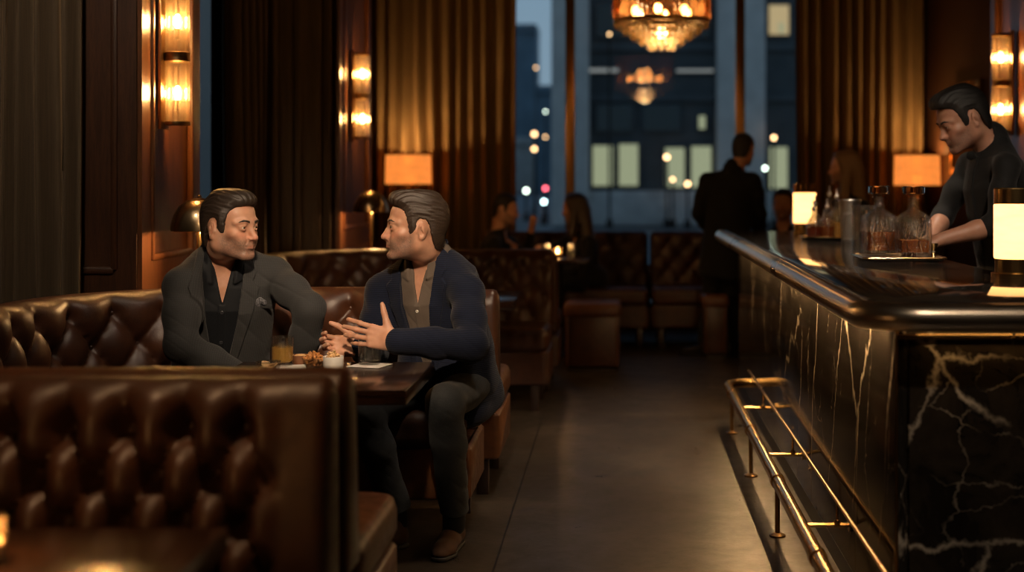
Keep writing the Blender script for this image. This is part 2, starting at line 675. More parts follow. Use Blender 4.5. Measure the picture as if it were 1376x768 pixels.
def hair_sdf(head, style):
    pg = poly2(style.get('line', HAIRLINE_M))
    th0 = style.get('th', .007)
    vols = style.get('vols', [])
    side = style.get('side', 0)
    amp = style.get('amp', .0022)
    freq = style.get('freq', 34)
    skull = Sdf()
    skull.u(s_ell((0, -.012, .030), (.0765, .0955, .0875)), 0)
    skull.u(s_ell((0, .030, .036), (.0625, .0615, .0635)), .02)
    skull.u(s_ell((0, -.036, -.035), (.063, .054, .060)), .05)
    skull.u(s_cone((0, .0, -.0), (0, -.03, -.06), .0705, .060), .03)

    def f(P):
        x, y, z = P[:, 0], P[:, 1], P[:, 2]
        d = skull(P)
        for c, r in vols:
            d = smin(d, s_ell(c, r)[0](P), .022)
        # thinner at the sides and nape
        pd = pg(y, z)
        edge = np.clip(-pd / .022, 0.0, 1.0)
        t = np.clip((z + .05) / .13, 0.12, 1.0) * th0
        d = d - t * (.25 + .75 * edge) + .0010 * (1 - edge)
        ang = np.arctan2(z - .0, x + side)
        wav = np.sin(freq * ang + 2.2 * np.sin(38 * y + 3 * ang)) * .6 + np.sin(freq * 1.9 * ang + 2.0 * np.sin(55 * y) + 1.0) * .4
        up = np.clip((z - .0) / .06, .25, 1.0) * (.3 + .7 * edge)
        d = d + amp * wav * up
        if style.get('part') is not None:
            px = style['part']
            g = np.exp(-((x - px - .0) / .004) ** 2) * np.clip((z - .06) / .02, 0, 1) * np.clip((y + .06) / .04, 0, 1)
            d = d + .007 * g
        d = smax(d, pd + .0016 * np.sin(420 * y + 90 * x) * np.sin(380 * z + 120 * x), .004)
        return d
    s = Sdf()
    s.ops.append(('u', f, None, None, 0))
    return s


def beard_amount(x, y, z):
    """0..1 where stubble grows"""
    lower = 1 / (1 + np.exp((z + .043 - .30 * np.clip(.085 - y, 0, .06)) / .006))
    front = np.clip((y - .005) / .02, 0, 1)
    lips = np.exp(-(((z + .069) / .0075) ** 2 + (x / .021) ** 2) ** 2) * np.clip((y - .08) / .006, 0, 1)
    neck = np.clip((z + .150) / .03, 0, 1)
    nose = np.clip(1 - np.exp(-((z + .040) / .012) ** 2) * (np.abs(x) < .022), 0, 1)
    return lower * front * (1 - lips) * neck * nose


def skin_color(skin, lips, beard, stubble):
    skin = np.array(skin); lips = np.array(lips); beard = np.array(beard)

    def f(L):
        x, y, z = L[:, 0], L[:, 1], L[:, 2]
        c = np.repeat(skin[None], len(L), 0)
        b = beard_amount(x, y, z) * stubble * np.random.default_rng(3).uniform(.62, 1.15, len(L))
        c = c * (1 - b[:, None]) + beard * b[:, None]
        ch = np.exp(-(((np.abs(x) - .042) / .02) ** 2 + ((z + .028) / .016) ** 2)) * (y > .02)
        ch = ch + np.exp(-((np.abs(x) / .016) ** 2 + ((z + .036) / .014) ** 2)) * (y > .09)
        c = c * (1 + ch[:, None] * np.array([.08, -.10, -.12]))
        l = np.exp(-(((z + .0695) / .0068) ** 2 + (x / .0215) ** 2) ** 2) * (y > .082)
        c = c * (1 - .7 * l[:, None]) + lips * .7 * l[:, None]
        return c
    return f


def in_frame(f, pos, R, s=1.0):
    pos = np.asarray(pos, float)

    def g(P):
        return f(((P - pos) @ R) / s) * s
    return g


def finger(sd, pts, r0, r1, k=.004):
    n = len(pts)
    rr = [r0 + (r1 - r0) * i / (n - 1) for i in range(n)]
    for q in range(n - 1):
        sd.u(s_cone(pts[q], pts[q + 1], rr[q], rr[q + 1]), k if q == 0 else .0025)


def hand_ops(sd, wrist, R, side=1, curls=(.3, .35, .4, .45), spread=.10, thumb=(.6, .5, .2), size=1.0, wr=.027):
    """hand local frame: x = across towards the thumb side, y = towards the fingertips, z = out of the back of the hand.
    R columns = local axes in the world. curls bend towards -z. thumb = (splay, lift off the palm, bend)"""
    wrist = np.asarray(wrist, float)

    def W(p):
        return wrist + R @ (np.asarray(p, float) * size)
    S = size
    # palm: flattened
    kx = [.030, .010, -.010, -.029]
    ky = [.088, .092, .088, .080]
    for i in range(4):
        sd.u(s_cone(W((kx[i] * .62, .010, 0)), W((kx[i], ky[i], 0)), .0155 * S, .0112 * S), .012)
    sd.u(s_cone(W((0, -.02, 0)), W((0, .02, 0)), wr * .86, .024 * S, flat=(R[:, 2], .8)), .014)
    sd.u(s_ell(W((.020, .040, -.010)), (.015 * S, .030 * S, .012 * S), R), .012)
    sd.u(s_ell(W((-.022, .040, -.008)), (.013 * S, .032 * S, .012 * S), R), .012)
    L = [(.044, .027, .021), (.049, .031, .022), (.045, .029, .022), (.035, .022, .020)]
    for i in range(4):
        a = (1.5 - i) * spread
        p = V3(kx[i], ky[i], 0)
        c = curls[i]
        cs = c if hasattr(c, '__len__') else (c, c * 1.1, c * .8)
        pts = [W(p - V3(0, .012, 0)), W(p)]
        bend = 0.0
        for ln, cb in zip(L[i], cs):
            bend += cb
            dirv = V3(math.sin(a) * math.cos(bend), math.cos(a) * math.cos(bend), -math.sin(bend))
            p = p + dirv * ln
            pts.append(W(p))
        r = [.0092, .0095, .0092, .0080][i] * S
        finger(sd, pts, r * 1.04, r * .80)
        # knuckle
        sd.u(s_ell(pts[2], (r * 1.03,) * 3), .003)
    sp, lift, bend = thumb
    p = V3(.020, .022, -.006)
    pts = [W(p)]
    ang = sp
    for ln, b in ((.044, 0), (.034, bend), (.027, bend)):
        ang -= b
        d = V3(math.sin(ang) * math.cos(lift), math.cos(ang) * math.cos(lift), -math.sin(lift))
        p = p + d * ln
        pts.append(W(p))
    sd.u(s_cone(pts[0], pts[1], .0165 * S, .0122 * S), .014)
    sd.u(s_cone(pts[1], pts[2], .0112 * S, .0102 * S), .004)
    sd.u(s_cone(pts[2], pts[3], .0104 * S, .0078 * S), .003)


def m_skin(name):
    m, nt, out = nmat(name)
    a = nd(nt, 'ShaderNodeAttribute', attribute_name='tone')
    v = coords(nt)
    f = noise(nt, v, 260, 3, .6)
    g = noise(nt, v, 45, 3, .5)
    c = mix_rgb(nt, ramp(nt, g, [(.3, 0.0), (.7, .35)]).outputs[0], a.outputs['Color'], (.30, .12, .075))
    p = principled(nt, out, c, .47, Normal=bump(nt, f, .16, .0012), Subsurface_Weight=.10, Subsurface_Scale=.006, Specular_IOR_Level=.42)
    p.inputs['Subsurface Radius'].default_value = (1.0, .35, .2)
    return m


def m_hair(name, dark, light, rough=.42):
    m, nt, out = nmat(name)
    v = coords(nt, (1, .18, 1))
    f = noise(nt, v, 330, 3, .7)
    g = noise(nt, coords(nt), 30, 3, .6)
    c = ramp(nt, f, [(.35, dark), (.7, light)]).outputs[0]
    principled(nt, out, c, rough, Normal=bump(nt, f, .5, .003))
    return m


def brow_sdf(head, sx, th=.0022):
    band = poly2([(.0125, .0130), (.024, .0165), (.036, .0195), (.0535, .0155), (.038, .0260), (.024, .0245), (.0130, .0215)])

    def f(P):
        x, y, z = P[:, 0] * sx, P[:, 1], P[:, 2]
        d = head(P) - th - .0006 * np.sin(1400 * x + 900 * z)
        d = smax(d, band(x, z), .0015)
        return smax(d, .05 - y, .001)
    s = Sdf(); s.ops.append(('u', f, None, None, 0))
    return s


def eye_parts(root, pos, R, s, origin, iris, look=0.0):
    for sx in (-1, 1):
        c = V3(sx * .0318, .0765, -.002)
        w = pos + R @ (c * s) - origin
        lr = math.radians(look)
        d = R @ V3(math.sin(lr), math.cos(lr), -.05)
        M = Vector(d).to_track_quat('Z', 'Y').to_matrix()
        rr = .0135 * s
        mb = MB()
        n = 20
        prof = [(0, rr * 1.03)] + [(rr * math.sin(t), rr * math.cos(t)) for t in (.12, .20, .36, .44, .6, .9, 1.3, 1.8, 2.4, 2.9)] + [(0, -rr)]
        vs, fs, mi = [], [], []
        k = len(prof)
        b = MB()
        b.lathe(prof[::-1], (0, 0, 0), n, M)
        mats = [MATS['eye_white'], iris, MATS['pupil']]
        # colour rings by profile segment
        b.m = []
        for f in b.f:
            zs = [(M.transposed() @ Vector(b.v[q])).z for q in f]
            z = sum(zs) / len(zs) / rr
            b.m.append(2 if z > .975 else (1 if z > .905 else 0))
        b.build('eye', mats, root, loc=w)
# ------------------------------------------------------------------ materials of the place
m_leather('leather', (.028, .0095, .0045), (.082, .028, .0115), .36)
m_glass('solid_crystal', (1, 1, 1), 1.5)
m_leather('leather_tan', (.085, .030, .011), (.16, .060, .022), .36)
m_leather('leather_deep', (.026, .0095, .005), (.062, .023, .010), .46)
m_wood('walnut', (.026, .0095, .0042), (.080, .031, .0130), .42, 'z', 1.0)
m_wood('walnut_red', (.075, .026, .010), (.19, .072, .026), .36, 'z', 1.0)
m_wood('table_wood', (.018, .0085, .0055), (.058, .026, .015), .20, 'x', 1.3, coat=.35)
m_wood('dark_leg', (.012, .005, .003), (.03, .012, .007), .4, 'z', 1.5)
m_metal('brass', (.62, .40, .17), .24)
m_metal('brass_dark', (.30, .18, .075), .30)
m_metal('bronze', (.46, .32, .17), .27)
m_metal('nosing_metal', (.66, .55, .42), .29)
m_metal('steel', (.82, .78, .72), .32)
m_metal('steel_dark', (.25, .24, .23), .3)
m_plain('black_metal', (.012, .011, .010), .4, .6)
m_plain('plaster', (.040, .033, .028), .8, nscale=12)
m_plain('wall_paint', (.030, .022, .017), .75, nscale=9)
m_emit('bulb', (1.0, .60, .26), 45.0)
m_emit('bulb_soft', (1.0, .66, .33), 22.0)
m_emit('led', (1.0, .58, .22), 9.0)
m_clear('pane', (.93, .97, 1.0), .10)
m_frost('tube_glass', (1.0, .93, .80), (1.0, .72, .42), .04, .3)
m_frost('crystal', (1.0, .95, .86), (1.0, .80, .52), .15)
m_frost('amber_glass', (.82, .60, .38), (.50, .22, .07), .07)
m_frost('clear_glass', (.96, .97, .96), (.92, .90, .86), .022, .34)
m_frost('cut_glass', (.97, .96, .94), (.95, .88, .78), .03, .26, 95)


def mat_velvet(name, dark, light):
    m, nt, out = nmat(name)
    v = coords(nt, (30, 30, 1.2))
    f = noise(nt, v, 3, 4, .6)
    c = ramp(nt, f, [(.3, dark), (.7, light)]).outputs[0]
    g = noise(nt, coords(nt), 220, 2)
    p = principled(nt, out, c, .85, Normal=bump(nt, g, .3, .003), Sheen_Weight=.35, Sheen_Roughness=.4)
    p.inputs['Sheen Tint'].default_value = (.8, .5, .25, 1)
    return m


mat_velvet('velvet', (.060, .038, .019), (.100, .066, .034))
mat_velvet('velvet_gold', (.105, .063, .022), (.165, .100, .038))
m_plain('sheer', (.75, .72, .66), .9, nscale=60)


def mat_floor():
    m, nt, out = nmat('concrete')
    v = coords(nt)
    big = noise(nt, v, 1.1, 6, .62, .6)
    mid = noise(nt, v, 6, 6, .7, .4)
    spk = noise(nt, v, 45, 4, .7)
    c = ramp(nt, big, [(.25, (.018, .0125, .009)), (.5, (.042, .031, .022)), (.78, (.090, .066, .046))]).outputs[0]
    c = mix_rgb(nt, ramp(nt, mid, [(.5, 0.0), (.72, .6)]).outputs[0], c, (.020, .018, .016))
    c = mix_rgb(nt, ramp(nt, spk, [(.62, 0.0), (.74, .55)]).outputs[0], c, (.012, .011, .010))
    # saw-cut joints every 3 m
    br = nd(nt, 'ShaderNodeTexBrick')
    br.offset = 0.0
    for k, val in (('Scale', 1.0), ('Mortar Size', .004), ('Brick Width', 3.0), ('Row Height', 2.9), ('Mortar Smooth', .2)):
        br.inputs[k].default_value = val
    mp = nd(nt, 'ShaderNodeMapping'); mp.inputs['Location'].default_value = (.5, .9, 0)
    nt.links.new(v, mp.inputs[0]); nt.links.new(mp.outputs[0], br.inputs['Vector'])
    c = mix_rgb(nt, br.outputs['Fac'], c, (.008, .007, .007))
    r = ramp(nt, mid, [(.25, .24), (.75, .48)]).outputs[0]
    ad = nd(nt, 'ShaderNodeMath', operation='SUBTRACT')
    nt.links.new(spk, ad.inputs[0]); nt.links.new(br.outputs['Fac'], ad.inputs[1])
    principled(nt, out, c, r, Normal=bump(nt, ad.outputs[0], .16, .004), Specular_IOR_Level=.5)


mat_floor()


def mat_marble(name, scale=1.0, vein=1.0, rough=.10, base=((.008, .0065, .0055), (.045, .034, .024)), seed=(0, 0, 0), rotz=.6, veinc=(.66, .56, .44), squash=(1, 1, 1)):
    m, nt, out = nmat(name)
    tc = nd(nt, 'ShaderNodeTexCoord')
    mp = nd(nt, 'ShaderNodeMapping')
    mp.inputs['Location'].default_value = seed; mp.inputs['Rotation'].default_value = (.5, .35, rotz)
    mp.inputs['Scale'].default_value = [scale * s for s in squash]
    nt.links.new(tc.outputs['Object'], mp.inputs[0])
    v = mp.outputs[0]
    nz = nd(nt, 'ShaderNodeTexNoise'); nz.inputs['Scale'].default_value = 2.2; nz.inputs['Detail'].default_value = 8; nz.inputs['Roughness'].default_value = .62
    nt.links.new(v, nz.inputs['Vector'])
    sub = nd(nt, 'ShaderNodeVectorMath', operation='MULTIPLY_ADD')
    nt.links.new(nz.outputs['Color'], sub.inputs[0]); sub.inputs[1].default_value = (.30, .30, .30); nt.links.new(v, sub.inputs[2])

    def veins(sc, w0, w1, loc):
        vo = nd(nt, 'ShaderNodeTexVoronoi'); vo.feature = 'DISTANCE_TO_EDGE'; vo.inputs['Scale'].default_value = sc
        m2 = nd(nt, 'ShaderNodeMapping'); m2.inputs['Location'].default_value = loc; m2.inputs['Scale'].default_value = (1, .45, 1.15)
        nt.links.new(sub.outputs[0], m2.inputs[0]); nt.links.new(m2.outputs[0], vo.inputs['Vector'])
        return ramp(nt, vo.outputs['Distance'], [(0.0, 1.0), (w0, .75), (w1, 0.0)]).outputs[0]
    a = veins(1.7, .004, .018, (0, 0, 0))
    b = veins(3.9, .003, .011, (3, 1, 2))
    mask = ramp(nt, noise(nt, v, 1.6, 3, .6), [(.40, 0.0), (.58, 1.0)]).outputs[0]
    mask2 = ramp(nt, noise(nt, v, 2.7, 3, .6, .5), [(.46, 0.0), (.64, .6)]).outputs[0]
    m1 = nd(nt, 'ShaderNodeMath', operation='MULTIPLY'); nt.links.new(a, m1.inputs[0]); nt.links.new(mask, m1.inputs[1])
    m2 = nd(nt, 'ShaderNodeMath', operation='MULTIPLY'); nt.links.new(b, m2.inputs[0]); nt.links.new(mask2, m2.inputs[1])
    mx = nd(nt, 'ShaderNodeMath', operation='MAXIMUM'); nt.links.new(m1.outputs[0], mx.inputs[0]); nt.links.new(m2.outputs[0], mx.inputs[1])
    ms = nd(nt, 'ShaderNodeMath', operation='MULTIPLY'); nt.links.new(mx.outputs[0], ms.inputs[0]); ms.inputs[1].default_value = vein
    ground = ramp(nt, noise(nt, v, 3.0, 7, .68, .8), [(.35, base[0]), (.75, base[1])]).outputs[0]
    c = mix_rgb(nt, ms.outputs[0], ground, veinc)
    principled(nt, out, c, rough, Specular_IOR_Level=.5)
    return m


mat_marble('marble_front', 1.35, .9, .13, seed=(.3, .2, 1.7), rotz=.9)
mat_marble('marble_side', 1.15, .9, .13, base=((.008, .007, .006), (.035, .029, .024)), seed=(2.3, 4.1, .6), rotz=.3, squash=(1.6, 1.6, .55))
mat_marble('marble_top', 1.5, .55, .07, base=((.020, .017, .015), (.085, .072, .062)), seed=(5.2, 1.1, 3.3), rotz=1.3, veinc=(.40, .34, .28))


# ------------------------------------------------------------------ room shell
def struct(o):
    o['kind'] = 'structure'
    return o


ZC = 3.15                 # ceiling height
XL, XR = -2.60, 2.75
XLB = -2.35               # left wall beyond the window bay      # left and right walls
YB, YF = -1.6, 12.0       # wall behind the camera, window wall


def slab(name, c, s, mat, bevel=0.0):
    return struct(MB().box((0, 0, 0), s, bevel).build(name, MATS[mat], loc=c))


slab('floor', ((XL + XR) / 2, (YB + YF) / 2, -.05), (XR - XL + .4, YF - YB + .4, .1), 'concrete')
slab('ceiling', ((XL + XR) / 2, (YB + YF) / 2, ZC + .05), (XR - XL + .4, YF - YB + .4, .1), 'plaster')
slab('wall_back', ((XL + XR) / 2, YB - .06, ZC / 2), (XR - XL + .4, .12, ZC), 'wall_paint')
slab('wall_right', (XR + .06, (YB + YF) / 2, ZC / 2), (.12, YF - YB, ZC), 'walnut')

# left wall with a tall window opening between the two piers
WIN_L = (6.35, 7.75, .0, 3.05)
y0, y1, z0, z1 = WIN_L
b = MB()
b.box((0, (YB + y0) / 2, ZC / 2), (.12, y0 - YB, ZC))
b.box((XLB + .07 - (XL - .06), (y1 + YF) / 2, ZC / 2), (.10, YF - y1, ZC))
b.box((0, (y0 + y1) / 2, (z1 + ZC) / 2), (.12, y1 - y0, ZC - z1))
struct(b.build('wall_left', MATS['wall_paint'], loc=(XL - .06, 0, 0)))

# window wall
WF = (-1.30, 1.85, .50, 3.0)
x0, x1, z0, z1 = WF
b = MB()
b.box(((XL + x0) / 2, 0, ZC / 2), (x0 - XL, .16, ZC))
b.box(((x1 + XR) / 2, 0, ZC / 2), (XR - x1, .16, ZC))
b.box(((x0 + x1) / 2, 0, z0 / 2), (x1 - x0, .16, z0))
b.box(((x0 + x1) / 2, 0, (z1 + ZC) / 2), (x1 - x0, .16, ZC - z1))
struct(b.build('wall_front', MATS['wall_paint'], loc=(0, YF + .08, 0)))


def window(n, loc, w, zlo, zhi, muls, rz=0.0, fr='brass_dark', mw=.085, t=.05):
    root = struct(empty('window_%d' % n, loc, rz=rz))
    f = MB()
    f.box((0, 0, zlo + t / 2), (w, .10, t)); f.box((0, 0, zhi - t / 2), (w, .10, t))
    f.box((-w / 2 + t / 2, 0, (zlo + zhi) / 2), (t, .10, zhi - zlo)); f.box((w / 2 - t / 2, 0, (zlo + zhi) / 2), (t, .10, zhi - zlo))
    struct(f.build('window_frame', MATS[fr], root))
    for mx in muls:
        struct(MB().box((mx, 0, (zlo + zhi) / 2), (mw, .12, zhi - zlo), .006).build('mullion', MATS[fr], root))
    ed = [-w / 2 + t] + list(muls) + [w / 2 - t]
    for a, c in zip(ed[:-1], ed[1:]):
        struct(MB().box(((a + c) / 2, .0, (zlo + zhi) / 2), (c - a - .02, .012, zhi - zlo - 2 * t)).build('glass_pane', MATS['pane'], root))
    struct(MB().box((0, -.10, zlo - .02), (w, .14, .04), .006).build('window_sill', MATS['walnut'], root))
    return root


window(1, ((WF[0] + WF[1]) / 2, YF + .05, 0), WF[1] - WF[0], WF[2], WF[3], [-.44 - .275, 1.085 - .275])
window(2, (XLB - .275, 7.72, 0), .60, .30, 3.0, [], t=.014)
# the bay that holds the second window
slab('wall_bay', (XLB - .62, (6.35 + 7.8) / 2, ZC / 2), (.12, 1.57, ZC), 'wall_paint')
slab('wall_bay_near', (XLB - .34, 6.29, ZC / 2), (.44, .12, ZC), 'wall_paint')
slab('wall_bay_sill', (XLB - .34, 7.74, .15), (.44, .10, .30), 'walnut')
slab('floor_bay', (XLB - .60, 7.05, -.05), (.48, 1.5, .1), 'concrete')
slab('ceiling_bay', (XLB - .60, 7.05, ZC + .05), (.48, 1.5, .1), 'plaster')


# ------------------------------------------------------------------ panelled piers
def pier(n, x_wall, x_face, ya, yb, side):
    """timber-panelled pier between ya and yb that stands out from a side wall to x_face"""
    root = struct(empty('wall_pier_%d' % n, (0, 0, 0)))
    xc = (x_wall + x_face) / 2
    struct(MB().box((xc, (ya + yb) / 2, ZC / 2), (abs(x_face - x_wall), yb - ya, ZC)).build('pier_core', MATS['walnut_red'], root))
    s = side
    # side face: stiles, rails and a raised moulding frame
    t = .018
    st = .105

    def face(kind, b):
        return struct(b.build(kind, MATS['walnut_red'], root))

    for zlo, zhi in ((.14, .86), (.98, 2.95)):
        yA, yB = ya + st, yb - st
        b = MB()
        xo = x_face + s * t / 2
        b.box((xo, ya + st / 2, (zlo + zhi) / 2), (t, st, zhi - zlo + .12)); b.box((xo, yb - st / 2, (zlo + zhi) / 2), (t, st, zhi - zlo + .12))
        b.box((xo - s * .001, (ya + yb) / 2, zlo - .03), (t, yb - ya - 2 * st, .06)); b.box((xo - s * .001, (ya + yb) / 2, zhi + .03), (t, yb - ya - 2 * st, .06))
        face('panel_frame', b)
        m = MB()
        xm = x_face + s * .014
        w = .03
        m.box((xm, yA + w / 2, (zlo + zhi) / 2), (.028, w, zhi - zlo), .010); m.box((xm, yB - w / 2, (zlo + zhi) / 2), (.028, w, zhi - zlo), .010)
        m.box((xm, (yA + yB) / 2, zlo + w / 2), (.028, yB - yA, w), .010); m.box((xm, (yA + yB) / 2, zhi - w / 2), (.028, yB - yA, w), .010)
        face('panel_moulding', m)
    # face towards the room's near end
    wd = abs(x_face - x_wall)
    for zlo, zhi in ((.14, .80), (.95, 2.95)):
        xA, xB = sorted((x_wall, x_face))
        m = MB()
        w = .03
        xa, xb = xA + .09, xB - .09
        ym = ya - .012
        if xb - xa > .15:
            m.box((xa, ym, (zlo + zhi) / 2), (w, .024, zhi - zlo), .009); m.box((xb, ym, (zlo + zhi) / 2), (w, .024, zhi - zlo), .009)
            m.box(((xa + xb) / 2, ym, zlo), (xb - xa, .024, w), .009); m.box(((xa + xb) / 2, ym, zhi), (xb - xa, .024, w), .009)
            struct(m.build('panel_moulding', MATS['walnut'], root))
    struct(MB().box((xc - .0, ya - .008, ZC / 2), (wd, .012, ZC)).build('pier_facing', MATS['walnut'], root))
    return root


pier(1, XL, -1.952, 5.43, 6.18, 1)
pier(2, XLB, -1.815, 8.62, 9.70, 1)
pier(3, XR, 2.305, 7.10, 8.25, -1)

# skirting boards
for nm, c, s in (('baseboard_right', (XR - .01, (YB + YF) / 2, .06), (.02, YF - YB - .4, .12)), ('baseboard_left', (XL + .01, (YB + 5.2) / 2, .06), (.02, 5.2 - YB, .12))):
    slab(nm, c, s, 'walnut', .004)


# ------------------------------------------------------------------ curtains
def curtain(p0, p1, z0, z1, folds, depth, mat, label, group=None, seed=0, thick=.012, name='curtain', sharp=1.0):
    r = random.Random(seed)
    p0 = V3(*p0); p1 = V3(*p1)
    L = np.linalg.norm(p1 - p0); t = (p1 - p0) / L
    nrm = V3(-t[1], t[0])
    n = folds * 14
    ph = [r.uniform(-.35, .35) for _ in range(folds + 2)]
    am = [r.uniform(.65, 1.2) for _ in range(folds + 2)]
    nz = 14
    vs, fs = [], []
    for side in (0, 1):
        for i in range(n + 1):
            u = i / n
            fk = u * folds
            k = int(min(fk, folds - 1))
            fr = fk - k
            a = am[k] * (1 - fr) + am[k + 1] * fr
            for j in range(nz + 1):
                z = z0 + (z1 - z0) * j / nz
                low = 1 - j / nz
                s = math.sin(2 * PI * (fk + ph[k] * (1 - fr) + ph[k + 1] * fr))
                s = math.copysign(abs(s) ** .75, s)
                o = depth * a * s * (.75 + .35 * low) + .012 * math.sin(5 * low + k)
                p = p0 + t * (u * L + .018 * math.sin(2.1 * low + 1.7 * k) * low) + nrm * (o + (thick if side else 0))
                vs.append((p[0], p[1], z))
    m = nz + 1; off = (n + 1) * m
    for i in range(n):
        for j in range(nz):
            fs.append((i * m + j, (i + 1) * m + j, (i + 1) * m + j + 1, i * m + j + 1))
            fs.append((off + i * m + j + 1, off + (i + 1) * m + j + 1, off + (i + 1) * m + j, off + i * m + j))
        fs.append((i * m, off + i * m, off + (i + 1) * m, (i + 1) * m))
        fs.append((i * m + nz, (i + 1) * m + nz, off + (i + 1) * m + nz, off + i * m + nz))
    for j in range(nz):
        fs.append((j, j + 1, off + j + 1, off + j))
        fs.append((n * m + j, off + n * m + j, off + n * m + j + 1, n * m + j + 1))
    c = (p0 + p1) / 2
    vs = [(x - c[0], y - c[1], z) for x, y, z in vs]
    o = mesh_obj(name, vs, fs, MATS[mat], loc=(c[0], c[1], 0))
    tag(o, label, 'curtain', group)
    return o


CT = ZC - .02
curtain((-2.57, 5.335), (-2.135, 5.335), .02, CT, 6, .040, 'velvet', 'heavy olive brown velvet curtain hanging beside the near panelled pier', seed=3)
curtain((-2.145, 7.42), (-2.125, 8.0), .02, CT, 5, .045, 'velvet', 'dark velvet curtain hanging right beside the narrow blue strip of window', seed=5)
curtain((-2.165, 8.05), (-2.155, 8.16), .02, CT, 1, .022, 'sheer', 'narrow pale sheer curtain between two dark drapes', seed=6)
curtain((-2.17, 8.14), (-1.84, 8.50), .02, CT, 5, .035, 'velvet', 'dark brown drape hanging in front of the farther panelled pier', seed=9)
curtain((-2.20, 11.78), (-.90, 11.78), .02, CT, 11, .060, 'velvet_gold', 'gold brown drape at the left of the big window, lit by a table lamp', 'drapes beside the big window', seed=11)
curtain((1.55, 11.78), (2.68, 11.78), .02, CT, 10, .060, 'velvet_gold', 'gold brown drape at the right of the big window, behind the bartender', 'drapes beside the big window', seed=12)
# ------------------------------------------------------------------ tufted booths
def arc_path(pts, r, step=.012):
    """polyline with rounded corners, evenly resampled -> points (n,2)"""
    P = [V3(*p) for p in pts]
    out = [P[0]]
    for i in range(1, len(P) - 1):
        a, b, c = P[i - 1], P[i], P[i + 1]
        d0 = (a - b) / np.linalg.norm(a - b); d1 = (c - b) / np.linalg.norm(c - b)
        ang = math.acos(np.clip(d0 @ d1, -1, 1))
        t = r / math.tan(ang / 2)
        s = b + d0 * t; e = b + d1 * t
        bis = (d0 + d1); bis = bis / np.linalg.norm(bis)
        cen = b + bis * (r / math.sin(ang / 2))
        a0 = math.atan2(*(s - cen)[::-1]); a1 = math.atan2(*(e - cen)[::-1])
        da = (a1 - a0 + PI) % (2 * PI) - PI
        for k in range(25):
            th = a0 + da * k / 24
            out.append(cen + r * V3(math.cos(th), math.sin(th)))
    out.append(P[-1])
    O = np.array(out)
    seg = np.linalg.norm(np.diff(O, axis=0), axis=1)
    keep = np.concatenate([[True], seg > 1e-6]); O = O[keep]
    s = np.concatenate([[0], np.cumsum(np.linalg.norm(np.diff(O, axis=0), axis=1))])
    n = max(2, int(round(s[-1] / step)))
    u = np.linspace(0, s[-1], n + 1)
    X = np.stack([np.interp(u, s, O[:, 0]), np.interp(u, s, O[:, 1])], 1)
    return X, u


def sweep(name, path, u, prof, mat, parent, disp=None, end_r=.02, buttons=None, origin=(0, 0, 0)):
    """closed profile [(out, z, n_out, n_z, s)] swept along the path; 'out' points to the left of the path's run"""
    T = np.gradient(path, axis=0); T /= np.linalg.norm(T, axis=1)[:, None]
    Nn = np.stack([T[:, 1], -T[:, 0]], 1)          # right-hand side of the run
    pr = np.array(prof)
    n, k = len(path), len(pr)
    U, S = np.meshgrid(u, pr[:, 4], indexing='ij')
    D = disp(U, S) if disp is not None else np.zeros((n, k))
    e = np.minimum(u, u[-1] - u)
    sh = np.where(e < end_r, end_r - np.sqrt(np.maximum(end_r ** 2 - (end_r - e) ** 2, 0)), 0)
    tap = np.clip(e / (end_r * 2.2), 0, 1); tap = tap * tap * (3 - 2 * tap)
    D = D * tap[:, None] - sh[:, None]
    O = pr[None, :, 0] + D * pr[None, :, 2]
    Z = pr[None, :, 1] + D * pr[None, :, 3]
    X = path[:, None, 0] + Nn[:, None, 0] * O - origin[0]
    Y = path[:, None, 1] + Nn[:, None, 1] * O - origin[1]
    V = np.stack([X, Y, Z - origin[2]], -1).reshape(-1, 3)
    fs = []
    for i in range(n - 1):
        for j in range(k):
            j2 = (j + 1) % k
            fs.append((i * k + j, i * k + j2, (i + 1) * k + j2, (i + 1) * k + j))
    fs.append(tuple(range(k))[::-1]); fs.append(tuple((n - 1) * k + j for j in range(k)))
    mb = MB()
    mb.add(V, fs)
    if buttons:
        for bu, bs in buttons:
            i = int(np.argmin(np.abs(u - bu))); j = int(np.argmin(np.abs(pr[:, 4] - bs)))
            p = V[i * k + j]
            nn = Vector((Nn[i, 0] * pr[j, 2], Nn[i, 1] * pr[j, 2], pr[j, 3]))
            mb.sphere(Vector(p) + nn * .002, .0105, 10, 6, (1, 1, .55), nn.to_track_quat('Z', 'Y').to_matrix())
    o = mb.build(name, mat, parent, angle=60)
    return o


def back_profile(z0, z1, th, step=.011, recl=.10):
    r = th / 2
    out = []
    H = z1 - r - z0
    n = max(4, int(H / step))
    for i in range(n):
        z = z0 + H * i / n
        out.append((-recl * (z - z0), z, 1, 0, z - z0))
    xo = -recl * H
    m = 14
    for i in range(m + 1):
        a = PI * i / m
        out.append((xo - r + r * math.cos(a), z1 - r + r * math.sin(a), math.cos(a), math.sin(a), H + r * a))
    nb = 5
    for i in range(1, nb + 1):
        z = z1 - r - H * i / nb
        out.append((xo - th + .0 * i, z, -1, 0, H + r * PI + H * i / nb))
    return out, H, r


